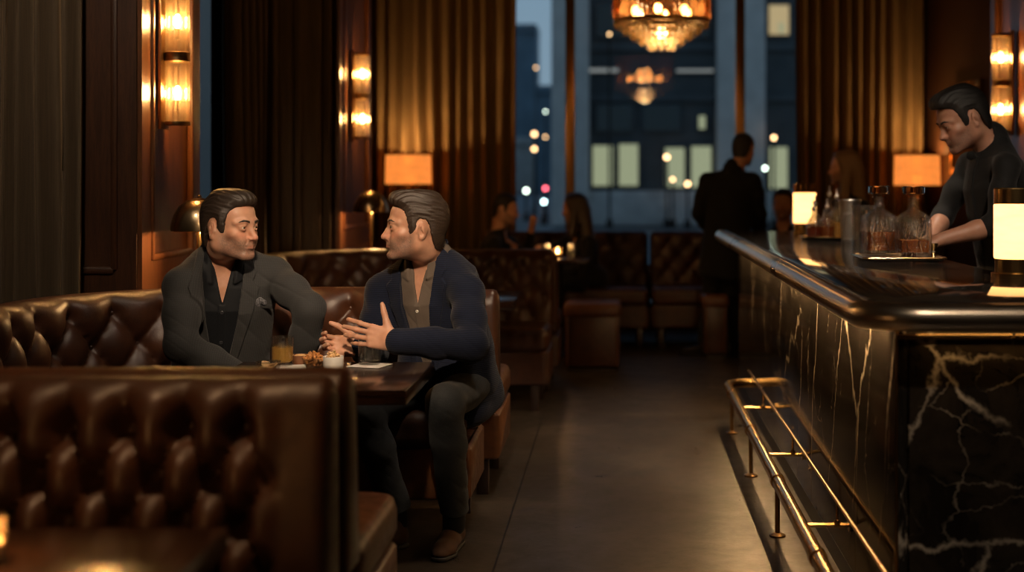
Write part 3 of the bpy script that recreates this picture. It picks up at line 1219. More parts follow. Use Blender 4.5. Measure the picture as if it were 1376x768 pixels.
def tuft(du, dv, s_top, rows, D, s_end, u0=0.0, u_stop=None, p=.42, well=(.30, .020)):
    def f(U, S):
        al = (U - u0) / du
        be = (s_top - S) / dv / 2
        bl = (rows - 1) / 2
        bb = np.clip(be, 0, bl)
        h = (np.abs(np.sin(PI * (al + bb))) * np.abs(np.sin(PI * (al - bb)))) ** p
        d = D * (h - .55)
        # deep button wells
        ri = np.round(bb * 2)
        for dr in (-1, 0, 1):
            r_ = np.clip(ri + dr, 0, rows - 1)
            off = (r_ % 2) / 2
            cu = (np.round(al - off) + off) * du + u0
            cs = s_top - r_ * dv
            d2 = (U - cu) ** 2 + (S - cs) ** 2
            d = d - D * well[0] * np.exp(-d2 / (well[1] ** 2)) * (dr == 0)
        # fade out over the roll and on the back
        fade = np.clip((s_end - S) / .10, 0, 1); fade = fade * fade * (3 - 2 * fade)
        if u_stop is not None:
            g = np.clip((u_stop + .04 - U) / .10, 0, 1); fade = fade * g * g * (3 - 2 * g)
        return d * fade
    return f


def tuft_buttons(du, dv, s_top, rows, L, u0=0.0, m=.05):
    out = []
    for r in range(rows):
        off = (r % 2) / 2
        j = -2
        while True:
            cu = (j + off) * du + u0
            j += 1
            if cu < m: continue
            if cu > L - m: break
            out.append((cu, s_top - r * dv))
    return out


def cushion_profile(o0, o1, z0, z1, r):
    pts = []
    cx, cz = (o0 + o1) / 2, (z0 + z1) / 2
    corners = [(o1 - r, z0 + r, -PI / 2), (o1 - r, z1 - r, 0), (o0 + r, z1 - r, PI / 2), (o0 + r, z0 + r, PI)]
    s = 0
    prev = None
    for qi, (x, z, a0) in enumerate(corners):
        for i in range(7):
            a = a0 + PI / 2 * i / 6
            p = (x + r * math.cos(a), z + r * math.sin(a))
            if prev: s += math.dist(p, prev)
            pts.append((p[0], p[1], math.cos(a), math.sin(a), s)); prev = p
        nx = corners[(qi + 1) % 4]
        q = (nx[0] + r * math.cos(nx[2]), nx[1] + r * math.sin(nx[2]))
        for i in range(1, 6):
            p2 = (prev[0] + (q[0] - prev[0]) * i / 6, prev[1] + (q[1] - prev[1]) * i / 6) if i == 1 else (p0x + (q[0] - p0x) * i / 6, p0z + (q[1] - p0z) * i / 6)
            if i == 1:
                p0x, p0z = prev
                p2 = (p0x + (q[0] - p0x) / 6, p0z + (q[1] - p0z) / 6)
            s += math.dist(p2, prev)
            a = a0 + PI / 2
            pts.append((p2[0], p2[1], math.cos(a), math.sin(a), s)); prev = p2
    return pts


def bench(label, pts, corner_r, group=None, z_seat=.47, z_top=.89, th=.135, depth=.50, du=.150, dv=.085, rows=4, D=.034, u0=0.0,
          mats=('leather', 'leather', 'leather'), legs=True, base_z=.15, flip=False, seat_pleats=True, step=.012, nleg=None, top_band=.015, plain_end=0.0, well=(.30, .020)):
    """a booth bench: the path is the line of the backrest's foot, sitters are on the right-hand side of its run"""
    path, u = arc_path(pts, corner_r, step) if corner_r else arc_path(pts, .01, step)
    org = (path[:, 0].mean(), path[:, 1].mean(), 0)
    root = empty('booth_bench', org, label, 'bench', group)
    ml, ms, mp = [MATS[m] for m in mats]
    prof, H, r = back_profile(z_seat - .03, z_top, th)
    s_top = H - top_band
    sweep('backrest', path, u, prof, ml, root, tuft(du, dv, s_top, rows, D, H + r * 1.25, u0, u[-1] - plain_end if plain_end else None, well=well), .028,
          tuft_buttons(du, dv, s_top, rows, u[-1] - plain_end, u0), org)
    # seat cushion with soft swelling
    cp = cushion_profile(.0, depth, z_seat - .13, z_seat, .042)
    L = u[-1]

    def sw(U, S):
        d = .010 * np.sin(PI * U / L) ** .5
        if seat_pleats:
            d = d + .0035 * np.sin(U * 60 + 3 * np.sin(U * 11)) * np.exp(-((S - .12) / .07) ** 2)
        return d
    sweep('seat_cushion', path, u, cp, ms, root, sw, .035, None, org)
    bp = cushion_profile(-.10, depth - .03, base_z, z_seat - .128, .012)
    sweep('base_panel', path, u, bp, mp, root, None, .01, None, org)
    # legs
    T = np.gradient(path, axis=0); T /= np.linalg.norm(T, axis=1)[:, None]
    N = np.stack([T[:, 1], -T[:, 0]], 1)
    k = nleg or max(2, int(L / .9) + 1)
    for q in range(k):
        i = int(np.clip(round((.07 + (L - .14) * q / (k - 1)) / L * (len(path) - 1)), 0, len(path) - 1))
        for o in (-.05, depth - .075):
            p = path[i] + N[i] * o
            MB().box((p[0] - org[0], p[1] - org[1], base_z / 2), (.05, .05, base_z + .01), .004, rz=math.atan2(T[i, 1], T[i, 0])).build('leg', MATS['dark_leg'], root)
    return root


XA = -.60      # aisle end of the benches
# nearest double bench: one half looks at the camera's table, the other at the two men
bench('dark brown tufted booth bench nearest the camera, its buttoned back facing us', [(-2.12, 2.80), (-.615, 2.80)], 0, z_seat=.46, z_top=.892, th=.13, du=.125, dv=.096, rows=4, D=.062, u0=.066, top_band=.045, plain_end=.13, well=(.80, .028), mats=('leather_deep', 'leather_deep', 'leather_deep'))
bench('smooth brown booth bench behind the nearest tufted one, facing the two men', [(-.600, 3.125), (-1.56, 3.125)], 0, z_seat=.47, z_top=.895, th=.13, depth=.53, du=.15, dv=.09, rows=4, D=.03, mats=('leather', 'leather_tan', 'leather_tan'), seat_pleats=False)
# corner bench the two men sit on
bench('brown tufted corner bench on which the two men sit', [(-2.03, 3.30), (-2.03, 5.26), (-.54, 5.26)], .55, z_seat=.47, z_top=.8875, th=.14, depth=.41, du=.175, dv=.115, rows=3, D=.042, u0=.06, mats=('leather', 'leather_deep', 'leather_tan'))
bench('brown booth bench standing back to back behind the man in the navy jacket', [(-.50, 5.68), (-1.52, 5.68)], 0, z_seat=.47, z_top=.86, th=.13, depth=.52, du=.15, dv=.09, rows=4, D=.03, mats=('leather', 'leather_tan', 'leather_tan'), seat_pleats=False)
# next booth down the aisle
bench('brown tufted corner bench seen behind the two men, empty', [(-1.90, 6.25), (-1.90, 8.02), (-.40, 8.02)], .5, z_seat=.47, z_top=.895, th=.14, depth=.46, du=.155, dv=.10, rows=4, D=.036, u0=.06, step=.02)
bench('brown booth bench facing the far couple, back to back with the empty corner bench', [(-.38, 8.42), (-1.36, 8.42)], 0, z_seat=.47, z_top=.86, th=.13, depth=.52, du=.15, dv=.09, rows=4, D=.03, seat_pleats=False, step=.02)
# benches below the big window
for a, c, w in ((-1.12, .235, 'left'), (.255, 1.42, 'right')):
    bench('tufted brown bench under the big window, the %s one of two' % w, [(a, 11.0), (c, 11.0)], 0, 'benches under the big window', z_seat=.46, z_top=.89, th=.13, depth=.55, du=.17, dv=.10, rows=4, D=.032, step=.025)


# ------------------------------------------------------------------ tables
def pedestal_table(label, cx, cy, w, d, z, t=.045, base_r=.25, name='pedestal_table', mat='table_wood', bevel=.004):
    root = empty(name, (cx, cy, 0), label, 'table')
    MB().box((0, 0, z - t / 2), (w, d, t), bevel).build('tabletop', MATS[mat], root)
    MB().cyl((0, 0, .03), (0, 0, z - t), .038, 20).build('column', MATS['black_metal'], root)
    MB().lathe([(0, .0), (base_r, .0), (base_r, .012), (base_r * .93, .020), (.06, .034), (.04, .05), (0, .05)], n=40).build('base_plate', MATS['black_metal'], root)
    b = MB().lathe([(base_r + .003, .003), (base_r + .003, .012), (base_r - .004, .016), (base_r - .004, .003)], n=40)
    b.build('base_rim', MATS['brass_dark'], root)
    MB().box((0, 0, z - t - .008), (w * .5, d * .5, .016)).build('top_bracket', MATS['black_metal'], root)
    return root


TZ = .69
pedestal_table('dark walnut table between the two men, with their drinks and nuts', -.965, 4.30, .66, .62, TZ)
pedestal_table('dark walnut table at the bottom left corner, in front of the nearest bench', -1.15, 1.98, .89, .88, TZ)
pedestal_table('dark table in the empty booth behind the two men', -.93, 7.20, .78, .66, TZ)
pedestal_table('small dark cafe table in front of the far couple, holding a candle', -.45, 9.92, .46, .40, .735, .03, .17)


def ottoman(label, x, y, w, d, h, rz=0.0):
    root = empty('ottoman', (x, y, 0), label, 'ottoman', rz=rz)
    MB().box((0, 0, h * .44 + .02), (w - .02, d - .02, h * .82), .015).build('body', MATS['leather'], root)
    MB().box((0, 0, h - .045), (w, d, .10), .035, seg=4).build('cushion', MATS['leather_tan'], root)
    for sx in (-1, 1):
        MB().box((sx * (w / 2 - .03), -d / 2 + .005, h * .44), (.012, .012, h * .76), .004).build('corner_piping', MATS['leather_tan'], root)
    MB().box((0, 0, .012), (w - .06, d - .06, .024)).build('plinth', MATS['dark_leg'], root)
    return root


ottoman('square brown leather ottoman beside the far couple\'s table', -.185, 9.35, .40, .40, .46)
ottoman('square brown leather ottoman half hidden behind the standing man in black', .71, 10.02, .20, .36, .46)
# ------------------------------------------------------------------ the bar
BZ = .99
BXL, BXR, BYN, BYF = .645, 1.34, 3.47, 8.5


def round_rect(x0, x1, y0, y1, r, n=10, round_corners=(1, 0, 0, 1)):
    pts = []
    for (cx, cy, a0, ok) in ((x0, y0, PI, round_corners[0]), (x1, y0, 1.5 * PI, round_corners[1]), (x1, y1, 0, round_corners[2]), (x0, y1, .5 * PI, round_corners[3])):
        if not ok: pts.append((cx, cy)); continue
        sx = cx + (r if cx == x0 else -r); sy = cy + (r if cy == y0 else -r)
        for i in range(n + 1):
            a = a0 + PI / 2 * i / n
            pts.append((sx + r * math.cos(a), sy + r * math.sin(a)))
    return pts


bar = empty('bar_counter', (1.0, 6.0, 0), 'long bar with black marble front and top and a rounded brass edge', 'bar')


def rel(o):
    o.location = (-1.0, -6.0, 0)
    return o


XE = 1.75   # the bar's near end runs on to the right
top = round_rect(BXL + .02, XE, BYN + .02, BYF, .13, 12, (1, 0, 0, 1))
# slab: the working side is cut back behind the near return
slab_poly = [p for p in round_rect(BXL + .02, XE, BYN + .02, BYF - .02, .13, 12, (1, 0, 0, 0))]
lo = [p for p in slab_poly if p[0] < 1.0 or p[1] < 4]
poly = round_rect(BXL + .02, BXR, BYN + .02, BYF - .02, .13, 12, (1, 0, 0, 0))
poly = poly[:-2]                                   # up to the near right corner
poly = poly[:13] + [(XE, BYN + .02), (XE, 4.62), (BXR, 4.62), (BXR, BYF - .02), (BXL + .02, BYF - .02)]
rel(MB().prism(poly, BZ - .05, BZ, .004).build('countertop', MATS['marble_top'], bar))
# brass nosing: a fat tube that follows the edge
path = [(BXL, BYF - .01)] + [(BXL, y) for y in np.linspace(BYF - .02, BYN + .16, 20)]
for i in range(1, 13):
    a = PI + PI / 2 * i / 12
    path.append((BXL + .15 + .15 * math.cos(a), BYN + .15 + .15 * math.sin(a)))
path += [(x, BYN) for x in np.linspace(BXL + .2, XE, 8)]
t = MB().tube([(x, y, BZ - .030) for x, y in path], .037, 20)
rel(t.build('brass_nosing', MATS['nosing_metal'], bar))
t = MB().tube([(x + (.028 if y > BYN + .1 else .0) , y + (.028 if x > BXL + .14 else 0), BZ + .001) for x, y in path], .006, 8)
rel(t.build('edge_bead', MATS['black_metal'], bar))
PX = .745
PYN, PYF = 3.60, 8.35
body = round_rect(PX, XE, PYN, PYF, .02, 4, (1, 0, 0, 0))
# side panel and end panel of marble
rel(MB().box((PX + .015, (PYN + PYF) / 2, .495 - .03), (.03, PYF - PYN, .90), .003).build('side_panel', MATS['marble_side'], bar))
rel(MB().box(((PX + XE) / 2 + .016, PYN + .015, .465), (XE - PX - .036, .03, .90), .003).build('end_panel', MATS['marble_front'], bar))
rel(MB().box((1.03, (PYN + PYF) / 2 + .02, .46), (.52, PYF - PYN - .06, .88)).build('carcass', MATS['black_metal'], bar))
rel(MB().box((PX + .012, (PYN + PYF) / 2, .035), (.028, PYF - PYN, .07)).build('plinth', MATS['black_metal'], bar))
# brass corner bead and the strip light tucked below the top
rel(MB().tube([(PX + .002, PYN + .002, .02), (PX + .002, PYN + .002, .92)], .004, 8).build('corner_bead', MATS['brass_dark'], bar))
for xa, xb in ((PX, 1.055), (1.06, XE)):
    rel(MB().box(((xa + xb) / 2, PYN - .007, .897), (xb - xa, .016, .016), .003).build('brass_strip', MATS['brass'], bar))
rel(MB().box((PX - .030, (PYN + PYF) / 2, .931), (.012, PYF - PYN - .2, .008)).build('strip_light', MATS['led'], bar))
rel(MB().box((1.25, PYN - .045, .931), (.9, .012, .008)).build('strip_light', MATS['led'], bar))

def strip(name, loc, sx, sy, e, tilt=(0, 0, 0)):
    l = bpy.data.lights.new(name, 'AREA'); l.shape = 'RECTANGLE'; l.size = sx; l.size_y = sy; l.energy = e; l.color = (1, .60, .26)
    o = bpy.data.objects.new(name, l); o.location = V3(*loc) - V3(1.0, 6.0, 0); o.rotation_euler = tilt
    link(o, bar)


strip('strip_glow', (PX - .030, (PYN + PYF) / 2, .925), .010, PYF - PYN - .2, 26, (0, math.radians(-14), 0))
strip('strip_glow', (1.25, PYN - .045, .930), .9, .010, 40, (math.radians(20), 0, 0))

# working ledge on the bartender's side
led = empty('back_bar_ledge', (1.445, 6.6, 0), 'low dark work ledge on the bartender\'s side of the bar', 'counter')
MB().box((0, 0, .86), (.17, 3.6, .04), .004).build('worktop', MATS['steel_dark'], led)
MB().box((0, 0, .42), (.15, 3.56, .84)).build('cabinet', MATS['black_metal'], led)
MB().tube([(-.078, -1.8, .89), (-.078, 1.8, .89)], .010, 8).build('edge_rail', MATS['steel'], led)

# foot rail
rail = empty('foot_rail', (.58, 6.0, 0), 'brass foot rail running along the floor at the foot of the bar', 'rail')
RX, RZ, RY0, RY1 = .585, .205, 2.6, 7.32
p = [(RX, RY0, RZ), (RX, RY1 - .12, RZ)]
for i in range(1, 9):
    a = PI - PI / 2 * i / 8
    p.append((RX + .12 + .12 * math.cos(a), RY1 - .12 + .12 * math.sin(a), RZ))
p.append((PX + .02, RY1, RZ))
o = MB().tube(p, .024, 16).build('rail_tube', MATS['brass'], rail); o.location = (-.58, -6, 0)
RODX, RODZ = .700, .285
for y in (3.05, 3.95, 4.95, 5.95, 6.95):
    b = MB()
    b.tube([(RX, y, RZ - .012), (RX, y, .012)], .009, 10)
    b.lathe([(0, 0), (.030, 0), (.030, .006), (.012, .014), (0, .014)], (RX, y, 0.0), 16)
    o = b.build('post', MATS['brass_dark'], rail); o.location = (-.58, -6, 0)
    b = MB()
    b.lathe([(.0255, -.02), (.0285, -.02), (.0285, .02), (.0255, .02)], (RX, y, RZ), 16, Matrix.Rotation(PI / 2, 3, 'X'))
    o = b.build('collar', MATS['brass'], rail); o.location = (-.58, -6, 0)
for y in (3.30, 4.30, 5.40, 6.50):
    b = MB()
    b.tube([(RX + .015, y, RZ + .004), (max(PX, RX) + .002, y, RZ + .004)], .0075, 10)
    b.lathe([(0, 0), (.022, 0), (.022, .006), (0, .006)], (PX - .003, y, RZ + .004), 14, Matrix.Rotation(-PI / 2, 3, 'Y'))
    b.sphere((RODX, y, RZ + .012), .012, 10, 8)
    b.tube([(RODX, y, RZ + .004), (RODX, y, RODZ)], .0045, 8)
    o = b.build('bracket', MATS['brass'], rail); o.location = (-.58, -6, 0)
o = MB().tube([(RODX, 2.6, RODZ), (RODX, 7.2, RODZ)], .0065, 10).build('guard_rod', MATS['brass_dark'], rail); o.location = (-.58, -6, 0)


# ------------------------------------------------------------------ lamps and bottles on the bar
m_emit('frosted_glow', (1.0, .63, .30), 3.2)


def m_glow(name, color, strength, tint, through=0.0):
    """glowing lamp cover: its own emission stands in for the bulb, varied by noise"""
    m, nt, out = nmat(name)
    v = coords(nt, (1, 1, 1))
    sx = nd(nt, 'ShaderNodeSeparateXYZ'); nt.links.new(v, sx.inputs[0])
    f = ramp(nt, noise(nt, coords(nt, (1, 1, 4)), 9, 2), [(.2, .85), (.8, 1.1)])
    e = nd(nt, 'ShaderNodeEmission'); e.inputs[0].default_value = (*color, 1)
    mu = nd(nt, 'ShaderNodeMath', operation='MULTIPLY'); mu.inputs[1].default_value = strength
    nt.links.new(f.outputs[0], mu.inputs[0]); nt.links.new(mu.outputs[0], e.inputs[1])
    p = nd(nt, 'ShaderNodeBsdfPrincipled'); p.inputs['Base Color'].default_value = (*[c * .15 for c in tint], 1); p.inputs['Roughness'].default_value = .3
    ad = nd(nt, 'ShaderNodeAddShader')
    nt.links.new(e.outputs[0], ad.inputs[0]); nt.links.new(p.outputs[0], ad.inputs[1])
    t = nd(nt, 'ShaderNodeBsdfTransparent'); t.inputs[0].default_value = (*tint, 1)
    mx = nd(nt, 'ShaderNodeMixShader'); mx.inputs[0].default_value = through
    nt.links.new(ad.outputs[0], mx.inputs[1]); nt.links.new(t.outputs[0], mx.inputs[2])
    nt.links.new(mx.outputs[0], out.inputs[0])
    return m


m_glow('opal_glow', (1.0, .44, .135), 4.2, (.4, .33, .25))
m_glow('shade_glow', (1.0, .35, .068), .80, (1.0, .55, .22), .22)


def point(name, loc, energy, color=(1, .62, .30), r=.03, parent=None):
    l = bpy.data.lights.new(name, 'POINT'); l.energy = energy; l.color = color; l.shadow_soft_size = r
    o = bpy.data.objects.new(name, l); o.location = loc
    link(o, parent)
    return o


def bar_lamp(label, x, y, e):
    root = empty('table_lamp', (x, y, BZ), label, 'lamp', 'glowing cylinder lamps on the bar')
    MB().lathe([(0, 0), (.078, 0), (.078, .012), (.066, .016), (.066, .060), (.0, .060)], n=36).build('base', MATS['brass'], root)
    MB().lathe([(0, .062), (.067, .062), (.069, .066), (.069, .240), (.067, .244), (0, .244)], n=36).build('glass_cylinder', MATS['opal_glow'], root)
    MB().lathe([(0, .246), (.0695, .246), (.0695, .295), (.066, .299), (.062, .299), (.062, .260), (0, .260)], n=36).build('cap', MATS['brass'], root)
    return root


bar_lamp('glowing cylinder table lamp with brass cap on the near end of the bar', 1.337, 4.53, 9)
bar_lamp('glowing cylinder table lamp at the far end of the bar', 1.128, 8.15, 9)


def decanter(label, x, y, fill, rz, spin=0):
    root = empty('decanter', (x, y, BZ + .014), label, 'decanter', 'cut glass decanters on the tray', rz)
    w = .064

    def ring(hw, z, r, n=6):
        return [(px, py, z) for px, py in round_rect(-hw, hw, -hw, hw, r, n, (1, 1, 1, 1))]

    def loft(rings, inner=None):
        b = MB(); k = len(rings[0])
        vs = [p for rg in rings for p in rg]
        fs = []
        for i in range(len(rings) - 1):
            for j in range(k):
                j2 = (j + 1) % k
                fs.append((i * k + j, i * k + j2, (i + 1) * k + j2, (i + 1) * k + j))
        fs.append(list(range(k))[::-1]); fs.append([(len(rings) - 1) * k + j for j in range(k)])
        b.add(vs, fs)
        return b
    # outer wall up to the lip, then back down the inside
    outer = [(w - .004, .0, .012), (w, .006, .014), (w, .150, .014), (w - .004, .162, .016), (w * .62, .180, .030), (.022, .192, .0215), (.019, .198, .0185), (.024, .204, .0235), (.019, .210, .0185), (.0185, .232, .018), (.027, .238, .0265), (.026, .242, .0255)]
    inner = [(.013, .242, .0125), (.013, .205, .0125), (.015, .192, .0145), (w * .55, .174, .026), (w - .010, .158, .014), (w - .009, .145, .012), (w - .009, .022, .012)]
    b = loft([ring(a, z, r) for a, z, r in outer] + [ring(a, z, r) for a, z, r in inner])
    # cut facets: swirled flutes on the four walls
    for i, v in enumerate(b.v):
        x_, y_, z_ = v
        if .008 < z_ < .152 and max(abs(x_), abs(y_)) > w - .003:
            pass
    b.build('bottle', MATS['cut_glass'], root, angle=25)
    # diagonal cut ribs
    rb = MB()
    for q in range(4):
        M = Matrix.Rotation(q * PI / 2, 3, 'Z')
        for i in range(13):
            u = -.050 + .100 * i / 12
            pts = []
            for k in range(7):
                z = .012 + .128 * k / 6
                pts.append(M @ Vector((u + .010 * math.sin(k * .8 + i), -w - .0002, z)))
            rb.tube(pts, [.0004, .0012, .0015, .0015, .0015, .0011, .0004], 6)
    rb.build('cut_ribs', MATS['solid_crystal'], root)
    lq = loft([ring(w - .0096, .0225, .012), ring(w - .0096, fill, .012)])
    lq.build('whiskey', MATS['whiskey'], root)
    st = MB()
    st.lathe([(0, .200), (.010, .200), (.0122, .243), (.017, .247), (.015, .252)] + [(.0, .252)], n=16)
    st.build('stopper_plug', MATS['cut_glass'], root)
    st = loft([ring(.034, .253, .006, 3), ring(.040, .259, .006, 3), ring(.040, .281, .006, 3), ring(.034, .287, .006, 3)])
    st.build('stopper', MATS['solid_crystal'], root, angle=20)
    return root


def m_liquid(name, color, dens, ior=1.36):
    m, nt, out = nmat(name)
    t = nd(nt, 'ShaderNodeBsdfTransparent'); t.inputs[0].default_value = (*[c ** .5 for c in color], 1)
    s = nd(nt, 'ShaderNodeBsdfTranslucent'); s.inputs[0].default_value = (*color, 1)
    d = nd(nt, 'ShaderNodeBsdfDiffuse'); d.inputs[0].default_value = (*color, 1)
    g = nd(nt, 'ShaderNodeBsdfGlossy'); g.inputs['Roughness'].default_value = .03
    a = nd(nt, 'ShaderNodeMixShader'); a.inputs[0].default_value = .5
    b_ = nd(nt, 'ShaderNodeMixShader'); b_.inputs[0].default_value = dens
    c_ = nd(nt, 'ShaderNodeMixShader')
    nt.links.new(s.outputs[0], a.inputs[1]); nt.links.new(d.outputs[0], a.inputs[2])
    nt.links.new(t.outputs[0], b_.inputs[1]); nt.links.new(a.outputs[0], b_.inputs[2])
    nt.links.new(edge_mirror(nt, .03, .5).outputs[0], c_.inputs[0]); nt.links.new(b_.outputs[0], c_.inputs[1]); nt.links.new(g.outputs[0], c_.inputs[2])
    nt.links.new(c_.outputs[0], out.inputs[0])
    return m


m_liquid('whiskey', (.42, .10, .016), .93)
m_liquid('amber_drink', (1.0, .60, .15), .60)
m_liquid('water', (.95, .97, .97), .03)

# serving tray under the decanters
ty = 5.48
tr = empty('serving_tray', (1.135, 5.46, BZ), 'square silver serving tray under the two decanters', 'tray')
b = MB()
ring1 = round_rect(-.165, .165, -.16, .16, .02, 5, (1, 1, 1, 1))
ring2 = round_rect(-.15, .15, -.145, .145, .018, 5, (1, 1, 1, 1))
k = len(ring1)
vs = [(x, y, .002) for x, y in ring2] + [(x, y, .013) for x, y in ring1] + [(x * .99, y * .99, .016) for x, y in ring1] + [(x * .985, y * .985, .010) for x, y in ring2]
fs = [list(range(k))[::-1]]
for q in range(3):
    for j in range(k):
        j2 = (j + 1) % k
        fs.append((q * k + j, q * k + j2, (q + 1) * k + j2, (q + 1) * k + j))
fs.append([3 * k + j for j in range(k)])
b.add(vs, fs).build('tray_plate', MATS['steel'], tr)
bd = MB().tube([(x * .995, y * .995, .015) for x, y in ring1], .004, 8, closed=True)
bd.build('tray_rim', MATS['brass'], tr)
decanter('square cut glass decanter of whiskey, the left one on the tray', 1.075, 5.54, .098, .06)
decanter('square cut glass decanter of whiskey, the right one on the tray', 1.186, 5.40, .070, -.05)

# glass jug behind the decanters
jug = empty('glass_jug', (1.075, 5.88, BZ), 'clear glass jug with handle just left of the decanters', 'jug')
MB().lathe([(0, .0), (.045, .0), (.052, .01), (.054, .17), (.050, .18), (.056, .215), (.053, .215), (.047, .18), (.050, .165), (.048, .015), (0, .012)], n=28).build('vessel', MATS['clear_glass'], jug)
MB().tube([(-.050, 0, .185), (-.085, 0, .175), (-.092, 0, .12), (-.085, 0, .06), (-.050, 0, .045)], .0075, 10).build('handle', MATS['clear_glass'], jug)

# cocktail shaker
sk = empty('cocktail_shaker', at(1142, 324, 7.0).tolist()[:2] + [BZ], 'polished steel cocktail shaker tin on the bar', 'shaker')
MB().lathe([(0, .0), (.041, .0), (.043, .004), (.056, .205), (.058, .215), (.0565, .218), (.053, .205), (.041, .012), (0, .012)], n=36).build('tin', MATS['steel'], sk)
MB().lathe([(.0585, .212), (.0600, .216), (.0585, .221), (.0565, .217)], n=36).build('rolled_rim', MATS['steel'], sk)
MB().lathe([(0, .0), (.044, .0), (.0455, .012), (.043, .016), (0, .016)], n=36).build('base_cap', MATS['steel_dark'], sk)

# bitters bottles on a round tray
bt = at(1106, 321, 7.35)
bt[2] = BZ
tray = empty('bottle_tray', bt, 'round dark tray carrying the small dasher bottles', 'tray')
MB().lathe([(0, .0), (.115, .0), (.125, .012), (.122, .014), (.112, .006), (0, .006)], n=36).build('tray_plate', MATS['black_metal'], tray)
MB().lathe([(.121, .008), (.127, .013), (.123, .017), (.119, .013)], n=36).build('tray_rim', MATS['brass'], tray)
btl = [(-.060, -.055, .150, .040, 'red'), (.010, -.075, .160, .042, 'whiskey'), (.070, -.030, .215, .044, 'amber_drink'), (-.035, .040, .175, .036, 'whiskey'), (.045, .060, .230, .038, 'red')]
m_liquid('red', (.34, .05, .014), .8)
words_ = ['small glass dasher bottle of red bitters at the left front of the tray', 'small glass dasher bottle with dark spirit at the front of the tray', 'tall clear dasher bottle with amber liquid at the right of the tray',
          'slim dasher bottle with metal spout at the back left of the tray', 'tallest dasher bottle with long metal spout at the back of the tray']
for (dx, dy, hh, rr, liq), lab in zip(btl, words_):
    r_ = empty('dasher_bottle', (bt[0] + dx, bt[1] + dy, BZ + .006), lab, 'bottle', 'dasher bottles on the round tray')
    MB().lathe([(0, 0), (rr * .95, 0), (rr, .006), (rr, hh * .52), (rr * .8, hh * .64), (.013, hh * .80), (.0115, hh), (.014, hh + .004), (.010, hh + .006), (.008, hh - .003), (.0085, hh * .82), (rr * .72, hh * .63), (rr - .004, hh * .5), (rr - .004, .010), (0, .008)], n=24).build('glass_body', MATS['clear_glass'], r_)
    MB().lathe([(0, .0095), (rr - .0045, .0105), (rr - .0045, hh * .40), (0, hh * .40)], n=24).build('liquid', MATS[liq], r_)
    MB().lathe([(0, hh - .004), (.0085, hh - .002), (.012, hh + .010), (.010, hh + .018), (.005, hh + .026), (.0035, hh + .055), (0, hh + .057)], n=16).build('spout', MATS['steel'], r_)

# bar tools by the bartender's hand
for q, (x, y) in enumerate([(1.285, 5.48), (1.30, 5.62)]):
    j = empty('jigger', (x, y, BZ), ['small brass jigger on the bar right of the tray, the nearer one', 'small brass jigger on the bar by the bartender\'s hand, the farther one'][q], 'jigger', 'jiggers beside the tray')
    MB().lathe([(0, 0), (.019, 0), (.020, .002), (.007, .030), (.007, .034), (.022, .066), (.021, .067), (.006, .036), (0, .036)], n=24).build('cup', MATS['brass'], j)
    MB().lathe([(.0075, .029), (.0095, .032), (.0075, .035)], n=24).build('waist_ring', MATS['steel'], j)
# ------------------------------------------------------------------ wall sconces
def sconce(label, loc, out, h=.56, e=10, zmid=None):
    """two-bulb sconce with a cylinder of glass rods; out = +1 / -1 = the side of the wall it stands out to (x)"""
    root = empty('wall_sconce', loc, label, 'sconce', 'glass rod wall sconces')
    R = .042
    c = out * .066
    MB().box((out * .008, 0, 0), (.016, .11, h + .05), .004).build('back_plate', MATS['brass_dark'], root)
    for z in (-h / 2, 0, h / 2):
        MB().cyl((out * .01, 0, z), (c, 0, z), .009, 10).build('arm', MATS['brass_dark'], root)
    for z, nm in ((-h / 2, 'bottom_ring'), (h / 2, 'top_ring')):
        MB().lathe([(R - .012, -.008), (R + .010, -.008), (R + .012, 0), (R + .010, .008), (R - .012, .008)], (c, 0, z), 28).build(nm, MATS['brass_dark'], root)
    MB().lathe([(R + .002, -.022), (R + .011, -.018), (R + .008, 0), (R + .011, .018), (R + .002, .022)], (c, 0, 0), 28).build('middle_ring', MATS['brass_dark'], root)
    n = 13
    rod = None
    for q in range(n):
        a = 2 * PI * q / n
        p = (c + R * math.cos(a), R * math.sin(a), 0)
        if rod is None:
            rod = MB().cyl((0, 0, -h / 2), (0, 0, h / 2), .0088, 10).build('glass_rod', MATS['tube_glass'], root)
            rod.location = p
        else:
            o = rod.copy(); COL.objects.link(o); o.parent = root; o.location = p
    for z in (-h * .27, h * .27):
        b = MB().lathe([(0, -.030), (.010, -.028), (.0145, -.010), (.0145, .006), (.010, .026), (0, .032)], (c, 0, z), 16)
        b.build('bulb', MATS['bulb'], root)
        MB().cyl((c, 0, z - .030), (c, 0, z - .075), .010, 12).build('bulb_socket', MATS['brass_dark'], root)
        point('sconce_light', (c, 0, z), e, (1, .56, .22), .028, root)
    return root


sconce('glass rod sconce on the near panelled pier, partly cut by the top of the picture', (-1.932, 5.66, 1.833), 1, e=26)
sconce('glass rod sconce on the farther left pier, above the brass dome lamp', (-1.795, 9.02, 1.875), 1, e=20)
sconce('glass rod sconce on the right pier behind the bartender', (2.287, 7.80, 1.875), -1, e=15)


